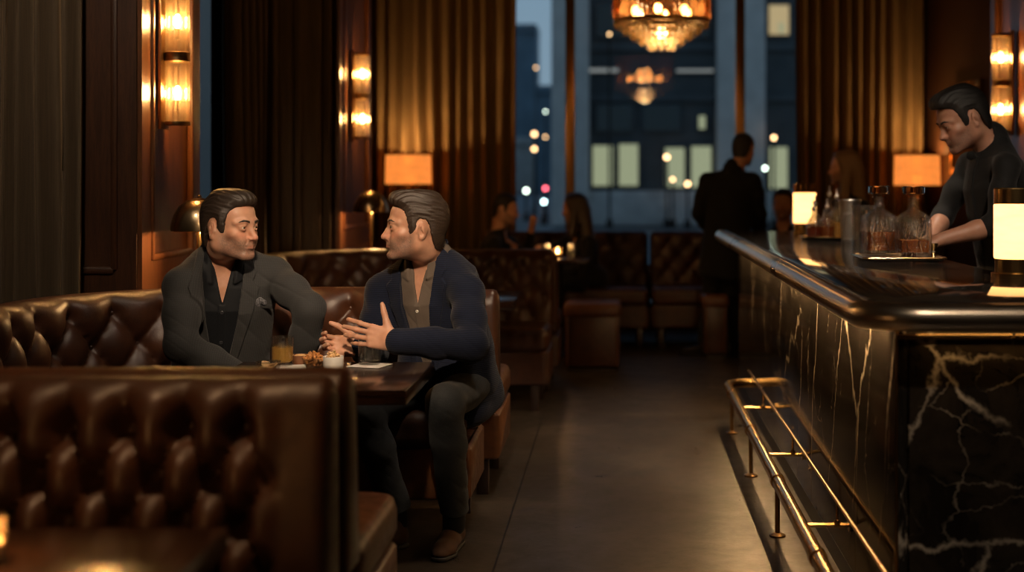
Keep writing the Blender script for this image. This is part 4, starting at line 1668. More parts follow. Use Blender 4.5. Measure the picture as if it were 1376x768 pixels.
# ------------------------------------------------------------------ brass dome lamps on the ledges
def dome_lamp(label, x, y, z, r=.115, h=.33, e=3.2):
    root = empty('dome_lamp', (x, y, z), label, 'lamp', 'brass dome lamps behind the benches')
    MB().lathe([(0, 0), (.060, 0), (.060, .010), (.02, .018), (0, .018)], n=28).build('base', MATS['brass'], root)
    zr = h
    MB().cyl((0, 0, .015), (0, 0, zr + .10), .0125, 14).build('stem', MATS['brass'], root)
    prof = [(r, zr), (r * .985, zr + r * .25), (r * .90, zr + r * .55), (r * .72, zr + r * .86), (r * .45, zr + r * 1.08), (r * .16, zr + r * 1.17), (.004, zr + r * 1.18)]
    inn = [(a * .965, b - .003) for a, b in prof[:-1]]
    MB().lathe(prof[::-1] + inn, n=36).build('dome_shade', MATS['bronze'], root)
    MB().sphere((0, 0, zr + r * 1.22), .009, 10, 8).build('finial', MATS['brass'], root)
    MB().sphere((.035, -.01, zr + .035), .020, 12, 8).build('bulb', MATS['bulb_soft'], root)
    point('dome_light', (.035, -.03, zr + .010), e, (1, .56, .22), .02, root)
    return root


def console(label, x, y, w, d, z):
    root = empty('console_ledge', (x, y, 0), label, 'console')
    MB().box((0, 0, z - .02), (w, d, .04), .005).build('ledge_top', MATS['walnut_red'], root)
    MB().box((0, 0, (z - .04) / 2), (w - .02, d - .02, z - .04)).build('body', MATS['walnut'], root)
    MB().box((0, -d / 2 + .004, z - .02), (w, .012, .044), .003).build('edge_trim', MATS['brass'], root)
    return root


# low walnut ledges between the back-to-back benches carry the dome lamps
console('narrow walnut ledge behind the two men, carrying a brass dome lamp', -1.75, 5.545, .32, .19, .775)
console('narrow walnut ledge by the farther pier, carrying a brass dome lamp', -1.57, 8.62, .36, .22, .775)
dome_lamp('brass dome lamp behind the man in grey, nearest the camera', -1.742, 5.56, .775, e=8)
dome_lamp('brass dome lamp by the farther pier, behind the man in navy', -1.615, 8.72, .775, e=8)


m_emit('bulb_dim', (1, .45, .12), 2.2)
# ------------------------------------------------------------------ shaded table lamps
def shade_lamp(label, x, y, z0, z_sh, hs, r, e):
    root = empty('table_lamp', (x, y, z0), label, 'lamp', 'drum shade table lamps by the drapes')
    h = z_sh - z0
    MB().lathe([(0, 0), (.075, 0), (.075, .012), (.03, .025), (.02, .05), (.055, h * .35), (.06, h * .5), (.03, h * .8), (.012, h * .9), (.010, h + .05), (0, h + .05)], n=28).build('base', MATS['brass'], root)
    MB().lathe([(r, h), (r * .97, h + hs), (r * .955, h + hs), (r * .985, h)] + [(r, h)], n=40).build('lamp_shade', MATS['shade_glow'], root)
    MB().lathe([(r + .001, h), (r + .002, h + .008), (r - .006, h + .008), (r - .006, h)] + [(r + .001, h)], n=40).build('shade_trim', MATS['velvet_gold'], root)
    MB().sphere((0, 0, h + hs * .45), .03, 14, 10).build('bulb', MATS['bulb_dim'], root)
    point('lamp_light', (0, 0, h + hs * .80), e * .32, (1, .57, .21), .03, root)
    point('lamp_light', (0, 0, h + hs * .16), e * .6, (1, .57, .21), .03, root)
    return root


def side_console(label, x, y, w, d, z):
    root = empty('side_table', (x, y, 0), label, 'table')
    MB().box((0, 0, z - .02), (w, d, .04), .005).build('tabletop', MATS['walnut_red'], root)
    MB().box((0, 0, z - .09), (w - .06, d - .06, .10)).build('apron', MATS['walnut'], root)
    for sx in (-1, 1):
        for sy in (-1, 1):
            MB().box((sx * (w / 2 - .04), sy * (d / 2 - .04), (z - .04) / 2), (.04, .04, z - .04), .004).build('leg', MATS['dark_leg'], root)
    return root


side_console('small walnut side table under the left drum shade lamp', -1.80, 11.42, .50, .46, .78)
side_console('small walnut side table under the right drum shade lamp', 2.49, 11.42, .50, .46, .78)
shade_lamp('amber drum shade table lamp in front of the left drape', -1.80, 11.44, .78, 1.267, .255, .197, 60)
shade_lamp('amber drum shade table lamp behind the bartender, before the right drape', 2.535, 11.40, .78, 1.257, .262, .195, 58)

# framed picture on the right wall
pc = empty('picture_frame', (XR - .02, 10.55, 1.72), 'dark framed picture on the right wall above the lamp', 'picture')
f = MB()
for dy, dz, sy, sz in ((-.42, 0, .05, .72), (.42, 0, .05, .72), (0, .335, .79, .05), (0, -.335, .79, .05)):
    f.box((0, dy, dz), (.035, sy, sz), .006)
f.build('frame', MATS['brass'], pc)
MB().box((.004, 0, 0), (.012, .80, .63)).build('canvas', MATS['velvet'], pc)

# ------------------------------------------------------------------ chandelier
ch = empty('chandelier', (.285, 9.0, 2.17), 'tiered crystal chandelier with an amber glass drum hanging before the window', 'chandelier')
RD = .315


def rods_ring(name, R, z0, z1, n, rr, mat, taper=.6):
    b = MB()
    for q in range(n):
        a = 2 * PI * q / n
        x, y = R * math.cos(a), R * math.sin(a)
        b.lathe([(0, z0), (rr * taper, z0 + .006), (rr, z0 + .02), (rr, z1)], (x, y, 0), 8)
    return b.build(name, mat, ch)


rods_ring('amber_drum', RD, .205, .52, 64, .0145, MATS['amber_glass'])
for R, z0, z1, n in ((.305, .150, .205, 54), (.250, .110, .19, 46), (.195, .072, .16, 36), (.138, .036, .13, 26), (.078, .0, .10, 15)):
    rods_ring('crystal_tier', R, z0, z1, int(n * .8), .0175, MATS['crystal'], .5)
for R, z in ((RD, .525), (RD + .004, .207), (.25, .195), (.195, .165), (.138, .135), (.078, .105)):
    MB().lathe([(R - .010, z - .006), (R + .010, z - .006), (R + .010, z + .006), (R - .010, z + .006)] + [(R - .010, z - .006)], n=48).build('frame_ring', MATS['brass'], ch)
MB().cyl((0, 0, .10), (0, 0, ZC - 2.17 - .03), .010, 12).build('rod', MATS['brass'], ch)
MB().lathe([(0, 0), (.07, 0), (.06, .03), (0, .03)], (0, 0, ZC - 2.17 - .03), 28).build('ceiling_rose', MATS['brass'], ch)
for a in range(3):
    an = PI * a / 3
    MB().tube([(RD * math.cos(an), RD * math.sin(an), .525), (-RD * math.cos(an), -RD * math.sin(an), .525)], .006, 8).build('spoke', MATS['brass'], ch)
for q in range(6):
    a = 2 * PI * (q + .35) / 6
    p = (.19 * math.cos(a), .19 * math.sin(a), .27)
    MB().sphere(p, .024, 12, 8, (1, 1, 1.4)).build('bulb', MATS['bulb_chand'] if 'bulb_chand' in MATS else m_emit('bulb_chand', (1, .62, .30), 38), ch)
for z in (.10, .30):
    point('chandelier_light', (0, 0, z), 11, (1, .60, .28), .10, ch)
MB().sphere((0, 0, .13), .04, 12, 8).build('bulb', MATS['bulb_chand'], ch)


# ------------------------------------------------------------------ added ceiling spots, out of view, that brighten faces, bar, bench and curtain
def added_spot(label, x, y, e, ang, target=None, col=(1, .80, .60), blend=.6, r=.07):
    root = empty('added_ceiling_spot', (x, y, ZC), label, 'added_spot', 'added ceiling spots out of view')
    MB().lathe([(.052, -.004), (.075, -.004), (.075, .002), (.052, .002)] + [(.052, -.004)], n=28).build('trim_ring', MATS['black_metal'], root)
    MB().lathe([(0, -.001), (.050, -.001), (.050, .003), (0, .003)], n=28).build('lens', MATS['led'], root)
    l = bpy.data.lights.new('added_spot', 'SPOT'); l.energy = e; l.color = col; l.spot_size = math.radians(ang); l.spot_blend = blend; l.shadow_soft_size = r
    o = bpy.data.objects.new('added_spot', l)
    o.location = (0, 0, -.02)
    d = Vector((0, 0, -1)) if target is None else (Vector(target) - Vector((x, y, ZC - .02)))
    o.rotation_euler = d.to_track_quat('-Z', 'Y').to_euler()
    link(o, root)
    return root


added_spot('recessed ceiling spot aimed at the two men\'s table from the camera side', -.30, 1.25, 1250, 21, (-.95, 4.72, 1.06), (1, .74, .50), .9)
added_spot('recessed ceiling spot over the aisle beside the men\'s table', -.05, 4.3, 75, 60, (-.8, 4.7, .8))
added_spot('added unseen ceiling spot over the aisle floor', .05, 6.4, 62, 60, (-.1, 6.2, 0))
added_spot('added unseen ceiling spot over the middle of the bar', 1.0, 6.0, 210, 60, (1.0, 6.6, 1.0))
added_spot('added unseen ceiling spot over the near end of the bar', 1.25, 3.0, 330, 34, (1.2, 5.4, 1.1))

added_spot('added unseen ceiling spot over the bottom left table', -.95, 2.28, 125, 66, (-1.0, 2.72, .6), (1, .58, .28))
added_spot('added unseen ceiling spot washing the velvet curtain by the near pier', -1.75, 3.6, 120, 60, (-2.3, 5.3, 1.6))
added_spot('added unseen ceiling spot in front of the near end of the bar', 1.05, 1.5, 110, 50, (1.05, 3.5, .9))
# dusk: the sky's light comes in through the windows
w = bpy.data.worlds.new('dusk'); scene.world = w; w.use_nodes = True
nt = w.node_tree; nt.nodes.clear()
out = nt.nodes.new('ShaderNodeOutputWorld'); bg = nt.nodes.new('ShaderNodeBackground')
tc = nt.nodes.new('ShaderNodeTexCoord'); sp = nt.nodes.new('ShaderNodeSeparateXYZ')
nt.links.new(tc.outputs['Generated'], sp.inputs[0])
r = ramp(nt, sp.outputs[2], [(.0, (.22, .29, .34)), (.25, (.15, .24, .32)), (.8, (.06, .11, .18))])
nt.links.new(r.outputs[0], bg.inputs[0]); bg.inputs[1].default_value = 1.25
nt.links.new(bg.outputs[0], out.inputs[0])
# ------------------------------------------------------------------ the street outside the big window
m_plain('stone_pale', (.60, .57, .53), .8, nscale=2, var=.12)
m_plain('stone_dark', (.070, .078, .082), .7, nscale=1.5, var=.2)
m_plain('stone_base', (.46, .44, .41), .8, nscale=2, var=.2)
m_plain('asphalt', (.10, .11, .12), .8, nscale=3)
m_plain('tower_blue', (.10, .15, .19), .7, nscale=.4)
m_plain('slate_blue', (.24, .22, .20), .8, nscale=1, var=.1)
m_emit('lit_window', (.86, .88, .52), .42)
m_emit('lit_window_warm', (1.0, .72, .36), .55)
m_emit('dark_window', (.10, .16, .20), .10)
m_emit('lit_beam', (.80, .80, .74), .34)
m_emit('globe_warm', (1.0, .55, .24), 9)
m_emit('globe_white', (.86, 1.0, .78), 11)
m_emit('globe_cyan', (.72, 1.0, .95), 11)
m_emit('globe_red', (1.0, .12, .16), 9)

ext = slab('ground_outside', (8, 70, -.10), (120, 116, .1), 'asphalt')

YB1 = 38.0


def X(px, Y): return (px - VPX) * Y / FPX
def Z(py, Y): return H_EYE - (py - VPY) * Y / FPX


b1 = empty('office_building', (5.0, YB1, 0), 'dark office building across the street with pale stone piers and lit windows', 'building')


def bp(name, x0, x1, z0, z1, y0, y1, mat, parent=None, bev=.02):
    o = MB().box(((x0 + x1) / 2 - 5.0, (y0 + y1) / 2 - YB1, (z0 + z1) / 2), (x1 - x0, y1 - y0, z1 - z0), bev).build(name, MATS[mat], parent or b1)
    return o


xl = X(742, YB1)
bp('facade', xl, 16, 0, 22, YB1, YB1 + 10, 'stone_dark')
for px0, px1 in ((742, 792), (962, 1026), (1160, 1214)):
    bp('stone_pier', X(px0, YB1), X(px1, YB1), 0, 22, YB1 - .5, YB1 + .2, 'stone_pale')
bp('base_course', xl, 16, 0, Z(256, YB1), YB1 - .35, YB1 + .1, 'stone_base')
for py in (-30, 60, 128):
    bp('floor_band', xl, 16, Z(py + 9, YB1), Z(py, YB1), YB1 - .15, YB1 + .1, 'stone_dark')
wins = [(794, 826, 193, 252, 'lit_window'), (829, 860, 191, 252, 'lit_window'), (891, 922, 196, 254, 'lit_window'), (926, 958, 194, 254, 'lit_window'), (1031, 1060, 195, 256, 'lit_window'),
        (936, 950, 153, 176, 'lit_window'), (1030, 1062, 5, 50, 'lit_window_warm'), (1042, 1056, 28, 48, 'lit_window'), (772, 834, 90, 100, 'lit_beam'), (906, 961, 91, 100, 'lit_beam'),
        (800, 850, 5, 52, 'dark_window'), (856, 905, 5, 52, 'dark_window'), (910, 955, 5, 52, 'dark_window'), (800, 850, 140, 178, 'dark_window'), (862, 915, 140, 178, 'dark_window')]
for a, c, d, e, mt in wins:
    w_ = bp('window', X(a, YB1), X(c, YB1), Z(e, YB1), Z(d, YB1), YB1 - .12, YB1 + .05, 'stone_dark')
    bp('pane', X(a, YB1) + .06, X(c, YB1) - .06, Z(e, YB1) + .06, Z(d, YB1) - .06, YB1 - .16, YB1 - .10, mt, w_, 0)

for (nm, px0, px1, pyt, Y, mt) in (('slim dark tower far down the street, left of the window', 690, 723, 46, 130, 'tower_blue'), ('lower blue grey block far down the street beside the slim tower', 722, 744, 128, 118, 'tower_blue'),
                                    ('long low block closing the far end of the street', 600, 760, 196, 124, 'stone_base')):
    r_ = empty('tower_block', (X((px0 + px1) / 2, Y), Y, 0), nm, 'building')
    w_, h_ = X(px1, Y) - X(px0, Y), Z(pyt, Y)
    MB().box((0, 0, h_ / 2), (w_, 5, h_), .1).build('facade', MATS[mt], r_)
    MB().box((0, -.2, h_ + .3), (w_ * 1.02, 5.2, .8), .1).build('cornice', MATS[mt], r_)


r_ = empty('tower_block', (-8.2, 21, 0), 'slate blue block seen as a narrow strip beside the near sconce', 'building')
MB().box((0, 0, 7), (6.0, 4, 14), .05).build('facade', MATS['slate_blue'], r_)
MB().box((0, -.1, 14.2), (6.1, 4.2, .5), .05).build('cornice', MATS['slate_blue'], r_)


def street_lamp(label, px, py, Y, mat, r, group='street lights beyond the window'):
    z = Z(py, Y)
    t = empty('street_lamp', (X(px, Y), Y, -.05), label, 'street light', group)
    MB().tube([(0, 0, 0), (0, 0, z + .05 - r)], .035, 8).build('post', MATS['black_metal'], t)
    MB().sphere((0, 0, z + .05), r, 14, 10).build('globe', MATS[mat], t)
    MB().lathe([(0, 0), (.10, 0), (.09, .25), (0, .25)], n=12).build('foot', MATS['black_metal'], t)


sl = [(718, 180, 56, 'globe_warm', .085, 'orange street light, the topmost bright one between left drape and first mullion'),
      (718, 200, 50, 'globe_warm', .072, 'orange street light just below the topmost orange one'),
      (733, 184, 60, 'globe_warm', .05, 'dim orange street light to the right of the two bright ones'),
      (733, 150, 64, 'globe_white', .045, 'dim white street light high between left drape and first mullion'),
      (720, 91, 70, 'globe_warm', .05, 'dim warm street light in front of the slim far tower'),
      (707, 256, 44, 'globe_white', .062, 'low greenish white street light beside the left drape'),
      (731, 271, 40, 'globe_cyan', .060, 'lowest white street light, under the red one'),
      (733, 253, 46, 'globe_red', .060, 'red street light left of the first mullion'),
      (896, 211, 37, 'globe_warm', .062, 'orange shop interior lamp, stood on a post before the lit shop window, left of the standing man'),  # lamps inside the building from here, built as post lights outside it
      (924, 247, 36.5, 'globe_warm', .058, 'low orange street light close to the standing man\'s shoulder'),
      (904, 241, 37, 'globe_warm', .045, 'dim low orange shop interior lamp, stood on a post, left of the brighter low one'),
      (1040, 185, 37, 'globe_warm', .055, 'orange street light right of the second mullion'),
      (1028, 226, 36, 'globe_white', .045, 'white street light right of the standing man\'s head'),
      (819, 46, 37, 'globe_warm', .032, 'small warm lamp of an upper window, stood on a post, up left of the chandelier')]  # upper window's lamp, built as a post light outside
for px, py, Y, mt, r_, lb in sl:
    street_lamp(lb, px, py, Y, mt, r_)
# ------------------------------------------------------------------ things on the men's table
m_plain('ceramic_white', (.62, .58, .53), .35, nscale=30, var=.05)
m_plain('paper', (.66, .62, .57), .85, nscale=80, var=.05)
m_plain('nut_brown', (.42, .17, .045), .42, nscale=90, var=.45, bstr=.4)
m_plain('nut_pale', (.62, .38, .17), .45, nscale=90, var=.35, bstr=.4)
m_plain('chip', (.66, .42, .20), .5, nscale=70, var=.25, bstr=.3)
m_plain('bowl_wood', (.16, .065, .028), .4, nscale=20)
m_plain('phone_black', (.004, .004, .005), .12, nscale=20)
m_frost('ice', (.95, .96, .97), (.9, .9, .88), .16, .3)
m_plain('wax', (.75, .55, .33), .5)


def tumbler(label, px, py, fill, liquid, ice, r=.0385, h=.095):
    p = on(px, py, TZ)
    root = empty('tumbler', (p[0], p[1], TZ + .0035), label, 'glass', 'tumblers on the men\'s table')
    MB().lathe([(0, 0), (r - .004, 0), (r - .001, .004), (r, h), (r - .0012, h + .0008), (r - .0025, h), (r - .0040, .016), (r - .010, .011), (0, .010)], n=40).build('glass', MATS['clear_glass'], root)
    MB().lathe([(0, .0105), (r - .0100, .0115), (r - .0044, .0165), (r - .0036, fill), (0, fill)], n=40).build('drink', MATS[liquid], root)
    for k in range(ice):
        a = 2.2 * k + .4
        MB().box((.014 * math.cos(a), .014 * math.sin(a), fill - .006 + .004 * (k % 2)), (.024, .023, .022), .004, R=Matrix.Rotation(.5 + k, 3, 'Z') @ Matrix.Rotation(.25 + .2 * k, 3, 'X')).build('ice_cube', MATS['ice'], root)
    return p


def napkin(label, px, py, w, d, rz):
    p = on(px, py, TZ)
    o = MB().box((0, 0, .0014), (w, d, .0012), .0004).box((.002, .001, .0025), (w * .97, d * .97, .0008), .0003).build('napkin', MATS['paper'], loc=(p[0], p[1], TZ))
    o.rotation_euler = (0, 0, rz)
    tag(o, label, 'napkin', 'paper napkins under the drinks')


napkin('white paper napkin under the glass of amber whiskey', 391, 493.5, .095, .095, .25)
napkin('white paper napkin under the glass of clear water', 497, 491, .118, .105, -.32)
WH = tumbler('tumbler of amber whiskey with ice, in front of the man in grey', 379.5, 491.5, .060, 'amber_drink', 3)
WA = tumbler('tumbler of clear water with ice, in front of the man in navy', 496.5, 490, .066, 'water', 2)


def facet_bowl(label, px, py, r, h):
    p = on(px, py, TZ)
    root = empty('glass_bowl', (p[0], p[1], TZ), label, 'bowl', 'little glass bowls on the men\'s table')
    n = 10
    prof = [(0, 0), (r * .55, 0), (r * .55, h * .12), (r * .62, h * .22), (r * .93, h * .55), (r * .98, h * .82), (r, h), (r * .95, h), (r * .88, h * .6), (r * .55, h * .28), (0, h * .25)]
    MB().lathe(prof, n=n).build('vessel', MATS['clear_glass'], root, angle=15)
    MB().lathe([(r * .94, h * .985), (r * 1.0, h * 1.0), (r * .985, h * 1.05), (r * .93, h * 1.02)] + [(r * .94, h * .985)], n=40).build('rim', MATS['clear_glass'], root)
    return p


def bit_mesh(name, kind, seed, mat):
    r = random.Random(seed)
    b = MB()
    if kind == 'nut':
        b.sphere((0, 0, 0), .0062, 10, 8, (1.0, .78, .72))
        b.sphere((.0060, .001, .0005), .0052, 10, 8, (1.0, .85, .8))
        for i, v in enumerate(b.v):
            k = 1 + .10 * math.sin(900 * v[0] + seed) * math.sin(800 * v[1] + 2 * seed) + .06 * r.uniform(-1, 1)
            b.v[i] = (v[0] * k, v[1] * k, v[2] * k)
    else:
        n = 9
        vs, fs = [], []
        for s in (0, 1):
            for i in range(n):
                for j in range(n):
                    x, y = (i / (n - 1) - .5), (j / (n - 1) - .5)
                    # disc from square
                    X_, Y_ = x * math.sqrt(1 - 2 * y * y) * .034, y * math.sqrt(1 - 2 * x * x) * .028
                    vs.append((X_, Y_, .010 * math.cos(2.2 * x + seed) * math.cos(2.6 * y) + .0014 * s))
        N = n * n
        for i in range(n - 1):
            for j in range(n - 1):
                q = [i * n + j, (i + 1) * n + j, (i + 1) * n + j + 1, i * n + j + 1]
                fs.append(q[::-1]); fs.append([a + N for a in q])
        rim = [i * n for i in range(n)] + [(n - 1) * n + j for j in range(1, n)] + [i * n + n - 1 for i in range(n - 2, -1, -1)] + [j for j in range(n - 2, 0, -1)]
        for a, c in zip(rim, rim[1:] + rim[:1]): fs.append((a, c, c + N, a + N))
        b.add(vs, fs)
    return b.build(name, mat, None)


def fill_bowl(proto, c, r, z0, layers, label, cat, group, flat=0.0, sc=1.0):
    rg = random.Random(hash(label) % 1000 if False else len(label))
    first = True
    for z, rad, n in layers:
        for k in range(n):
            o = proto if first else proto.copy()
            if not first: COL.objects.link(o)
            first = False
            a = 2 * PI * k / max(n, 1) + rg.uniform(-.3, .3)
            q = rad * rg.uniform(.80, 1.0) if n > 1 else 0
            o.location = (c[0] + q * math.cos(a), c[1] + q * math.sin(a), z0 + z + rg.uniform(-.0015, .0015))
            o.rotation_euler = (rg.uniform(-1, 1) * (.5 if flat else 1.6), rg.uniform(-1, 1) * (.5 if flat else 1.6), rg.uniform(0, 6))
            s = rg.uniform(.9, 1.12) * sc
            o.scale = (s, s, s)
            tag(o, label, cat, group)


p = facet_bowl('small faceted glass bowl of pale crisps at the front of the table', 360, 505.5, .041, .047)
fill_bowl(bit_mesh('crisp', 'chip', 2, MATS['chip']), p, .03, TZ, [(.022, .012, 3), (.034, .018, 4), (.041, .012, 3)], 'pale curled crisp in the small faceted glass bowl', 'crisp', 'crisps in the faceted bowl', 1, .95)
p = facet_bowl('shallow glass bowl heaped with golden brown nuts beside the white cup', 422, 496, .040, .036)
fill_bowl(bit_mesh('nut', 'nut', 3, MATS['nut_brown']), p, .03, TZ, [(.017, .019, 8), (.026, .028, 13), (.026, .012, 5), (.035, .031, 14), (.036, .017, 7), (.044, .022, 10), (.045, .008, 3), (.052, .012, 5), (.057, 0, 1)], 'golden brown roasted nut in the shallow glass bowl', 'nut', 'brown nuts in the glass bowl')
p = on(448, 499, TZ)
cup = empty('ramekin', (p[0], p[1], TZ), 'white ceramic cup of pale nuts beside the glass bowl', 'cup')
MB().lathe([(0, 0), (.022, 0), (.024, .002), (.025, .006), (.030, .012), (.033, .022), (.034, .049), (.0333, .0505), (.0322, .049), (.031, .020), (.02, .010), (0, .009)], n=40).build('body', MATS['ceramic_white'], cup)
MB().lathe([(.0238, .0), (.0245, .001), (.0255, .004), (.0240, .0045)], n=40).build('foot_ring', MATS['nut_pale'], cup)
fill_bowl(bit_mesh('nut', 'nut', 8, MATS['nut_pale']), p, .03, TZ, [(.034, .018, 7), (.045, .022, 9), (.053, .015, 7), (.060, .006, 3)], 'pale roasted nut in the white ceramic cup', 'nut', 'pale nuts in the white cup')
p = on(402, 489, TZ)
wb = empty('wooden_bowl', (p[0] + .004, p[1], TZ), 'small dark wooden bowl behind the whiskey glass and the nuts', 'bowl')
MB().lathe([(0, 0), (.024, 0), (.030, .012), (.034, .032), (.031, .032), (.026, .014), (0, .010)], n=32).build('body', MATS['bowl_wood'], wb)
MB().lathe([(0, .020), (.027, .020), (.024, .028), (.012, .034), (0, .035)], n=24).build('spread', MATS['nut_pale'], wb)
cr = bit_mesh('crisp', 'chip', 5, MATS['chip'])
first = True
for px, py, rz in ((466, 492, .3), (460, 488, 1.8), (470, 489, 2.7)):
    q = on(px, py, TZ)
    o = cr if first else cr.copy()
    if not first: COL.objects.link(o)
    first = False
    o.location = (q[0], q[1], TZ - .0015); o.rotation_euler = (.1, .1, rz); o.scale = (.6, .6, .6)
    tag(o, 'broken crisp lying loose on the table beside the white cup', 'crisp', 'loose crisps on the table')
p = on(322, 500, TZ)
ph = empty('smartphone', (p[0] + .02, p[1] - .01, TZ), 'black phone lying face down at the left end of the men\'s table', 'phone', rz=.12)
MB().prism(round_rect(-.072, .072, -.036, .036, .010, 5, (1, 1, 1, 1)), .0005, .0088, .0015).build('body', MATS['phone_black'], ph)
MB().prism(round_rect(.040, .066, -.030, -.004, .006, 5, (1, 1, 1, 1)), .0085, .0102, .0005).build('camera_bump', MATS['steel_dark'], ph)

# candle on the far couple's table, two glasses beside it
def votive(label, x, y, z, mat='bulb_soft', e=.9, r=.036, h=.075):
    root = empty('votive_candle', (x, y, z), label, 'candle')
    MB().lathe([(0, 0), (r, 0), (r * 1.05, h), (r, h), (r * .93, .008), (0, .008)], n=28).build('glass_cup', MATS['tube_glass'], root)
    MB().lathe([(0, .009), (r * .9, .009), (r * .92, h * .45), (0, h * .45)], n=24).build('wax', MATS['wax'], root)
    MB().lathe([(0, h * .46), (.0065, h * .52), (.009, h * .62), (.005, h * .80), (0, h * .95)], n=12).build('flame', MATS['candle_flame'], root)
    point('candle_light', (0, 0, h * 1.15), e, (1, .50, .18), .02, root)


m_emit('candle_flame', (1.0, .60, .22), 70)
votive('lit candle in a glass on the far couple\'s table', -.455, 9.90, .735)
votive('candle in an amber glass at the left edge of the bottom left table', -1.048, 2.20, TZ, e=2.2)
for q, (x, y, lb) in enumerate([(-.54, 9.98, 'stemless glass left of the candle on the far couple\'s table'), (-.36, 10.02, 'stemless glass right of the candle on the far couple\'s table')]):
    root = empty('water_glass', (x, y, .735), lb, 'glass', 'glasses on the far couple\'s table')
    MB().lathe([(0, 0), (.03, 0), (.036, .02), (.038, .10), (.0365, .10), (.033, .02), (0, .012)], n=24).build('vessel', MATS['clear_glass'], root)
    MB().lathe([(0, .0125), (.032, .021), (.034, .05), (0, .05)], n=24).build('drink', MATS['water'], root)
# ------------------------------------------------------------------ people
MATS['eye_white'] = m_plain('eye_white', (.55, .50, .44), .2, var=.05)
MATS['pupil'] = m_plain('pupil', (.004, .004, .004), .08)
m_plain('iris_brown', (.07, .035, .015), .12)
m_skin('skin')


def m_cloth(name, color, kind='plain', rough=.85, light=None):
    m, nt, out = nmat(name)
    light = light or [x * 1.7 for x in color]
    v = coords(nt)
    big = noise(nt, v, 9, 4)
    fine = noise(nt, v, 420, 3, .7)
    if kind == 'check':
        w1 = nd(nt, 'ShaderNodeTexWave'); w1.bands_direction = 'X'; w1.inputs['Scale'].default_value = 55; w1.inputs['Distortion'].default_value = .4
        w2 = nd(nt, 'ShaderNodeTexWave'); w2.bands_direction = 'Z'; w2.inputs['Scale'].default_value = 55; w2.inputs['Distortion'].default_value = .4
        for w_ in (w1, w2): nt.links.new(v, w_.inputs['Vector'])
        mu = nd(nt, 'ShaderNodeMath', operation='MULTIPLY'); nt.links.new(w1.outputs['Fac'], mu.inputs[0]); nt.links.new(w2.outputs['Fac'], mu.inputs[1])
        pat = mu.outputs[0]
        c = ramp(nt, pat, [(.1, color), (.8, light)]).outputs[0]
        c = mix_rgb(nt, ramp(nt, fine, [(.4, 0.0), (.7, .5)]).outputs[0], c, light)
        hgt = fine
    elif kind == 'rib':
        w1 = nd(nt, 'ShaderNodeTexWave'); w1.bands_direction = 'Z'; w1.inputs['Scale'].default_value = 46; w1.inputs['Distortion'].default_value = 1.2; w1.inputs['Detail Scale'].default_value = .6
        nt.links.new(v, w1.inputs['Vector'])
        pat = w1.outputs['Fac']
        c = ramp(nt, pat, [(.1, color), (.9, light)]).outputs[0]
        hgt = pat
    elif kind == 'denim':
        c = ramp(nt, big, [(.35, color), (.72, light)]).outputs[0]
        c = mix_rgb(nt, ramp(nt, fine, [(.45, 0.0), (.7, .45)]).outputs[0], c, [x * 1.6 for x in light])
        hgt = fine
    else:
        c = ramp(nt, big, [(.3, color), (.7, light)]).outputs[0]
        hgt = fine
    principled(nt, out, c, rough, Normal=bump(nt, hgt, .35, .0018), Sheen_Weight=.06, Sheen_Roughness=.5, Specular_IOR_Level=.25)
    return m


m_cloth('wool_grey', (.024, .024, .0245), 'check', .85, (.042, .0415, .0415))
m_cloth('shirt_black', (.0032, .0040, .0058), 'plain', .65, (.0062, .0074, .0100))
m_cloth('knit_navy', (.0025, .0043, .0125), 'rib', .9, (.0058, .0095, .026))
m_cloth('shirt_taupe', (.080, .060, .046), 'plain', .8, (.115, .088, .068))
m_cloth('denim_grey', (.014, .016, .018), 'denim', .85, (.046, .048, .049))
m_cloth('cloth_black', (.0032, .0032, .0036), 'plain', .8, (.0062, .0062, .0066))
m_cloth('trousers_dark', (.012, .012, .014), 'plain', .8, (.022, .022, .024))
m_cloth('suede_brown', (.038, .016, .007), 'denim', .8, (.070, .031, .013))
m_plain('shoe_black', (.010, .008, .007), .3)
m_plain('sole_dark', (.012, .009, .007), .7)
m_plain('button_pale', (.55, .50, .42), .3, nscale=200)
m_plain('button_dark', (.03, .03, .035), .3, nscale=200)
m_hair('hair_dark', (.010, .0065, .0045), (.040, .026, .018))
m_hair('hair_brown', (.016, .0095, .006), (.058, .037, .024))
m_hair('hair_black', (.003, .0025, .0023), (.009, .0075, .0065), .6)
m_hair('hair_light', (.075, .040, .018), (.20, .12, .055), .5)


def wrinkle(P, amp, fr=38.0, ph=0.0):
    x, y, z = P[:, 0] * fr, P[:, 1] * fr, P[:, 2] * fr
    a = np.sin(x * .7 + 1.3 * np.sin(z * .45 + ph) + ph) * np.sin(z * .9 + .8 * np.sin(y * .6 + x * .3) + 2 * ph)
    b = np.sin(z * 1.7 + 1.1 * np.sin(x * .8 + y * .5 + ph))
    u = x * .55 + z * .8 + 1.6 * np.sin(y * .35 + ph) + 1.2 * np.sin(z * .28 + x * .2)
    cr = (1 - np.abs(np.sin(u))) ** 4 * (.5 + .5 * np.sin(y * .5 + x * .33 + 2 * ph))
    return amp * (.55 * a + .30 * b * np.abs(a) + 1.1 * cr)


class Frame:
    """torso frame: z runs from the hips to the neck, y faces forward, x is the person's right"""
    def __init__(self, hip, neck, f):
        self.o = np.asarray(hip, float)
        z = np.asarray(neck, float) - self.o
        self.L = float(np.linalg.norm(z)); z /= self.L
        y = np.asarray(f, float); y = y - z * (y @ z); y /= np.linalg.norm(y)
        x = np.cross(y, z)
        self.R = np.stack([x, y, z], 1)

    def w(self, p):
        return self.o + self.R @ np.asarray(p, float)

    def l(self, P):
        return (P - self.o) @ self.R


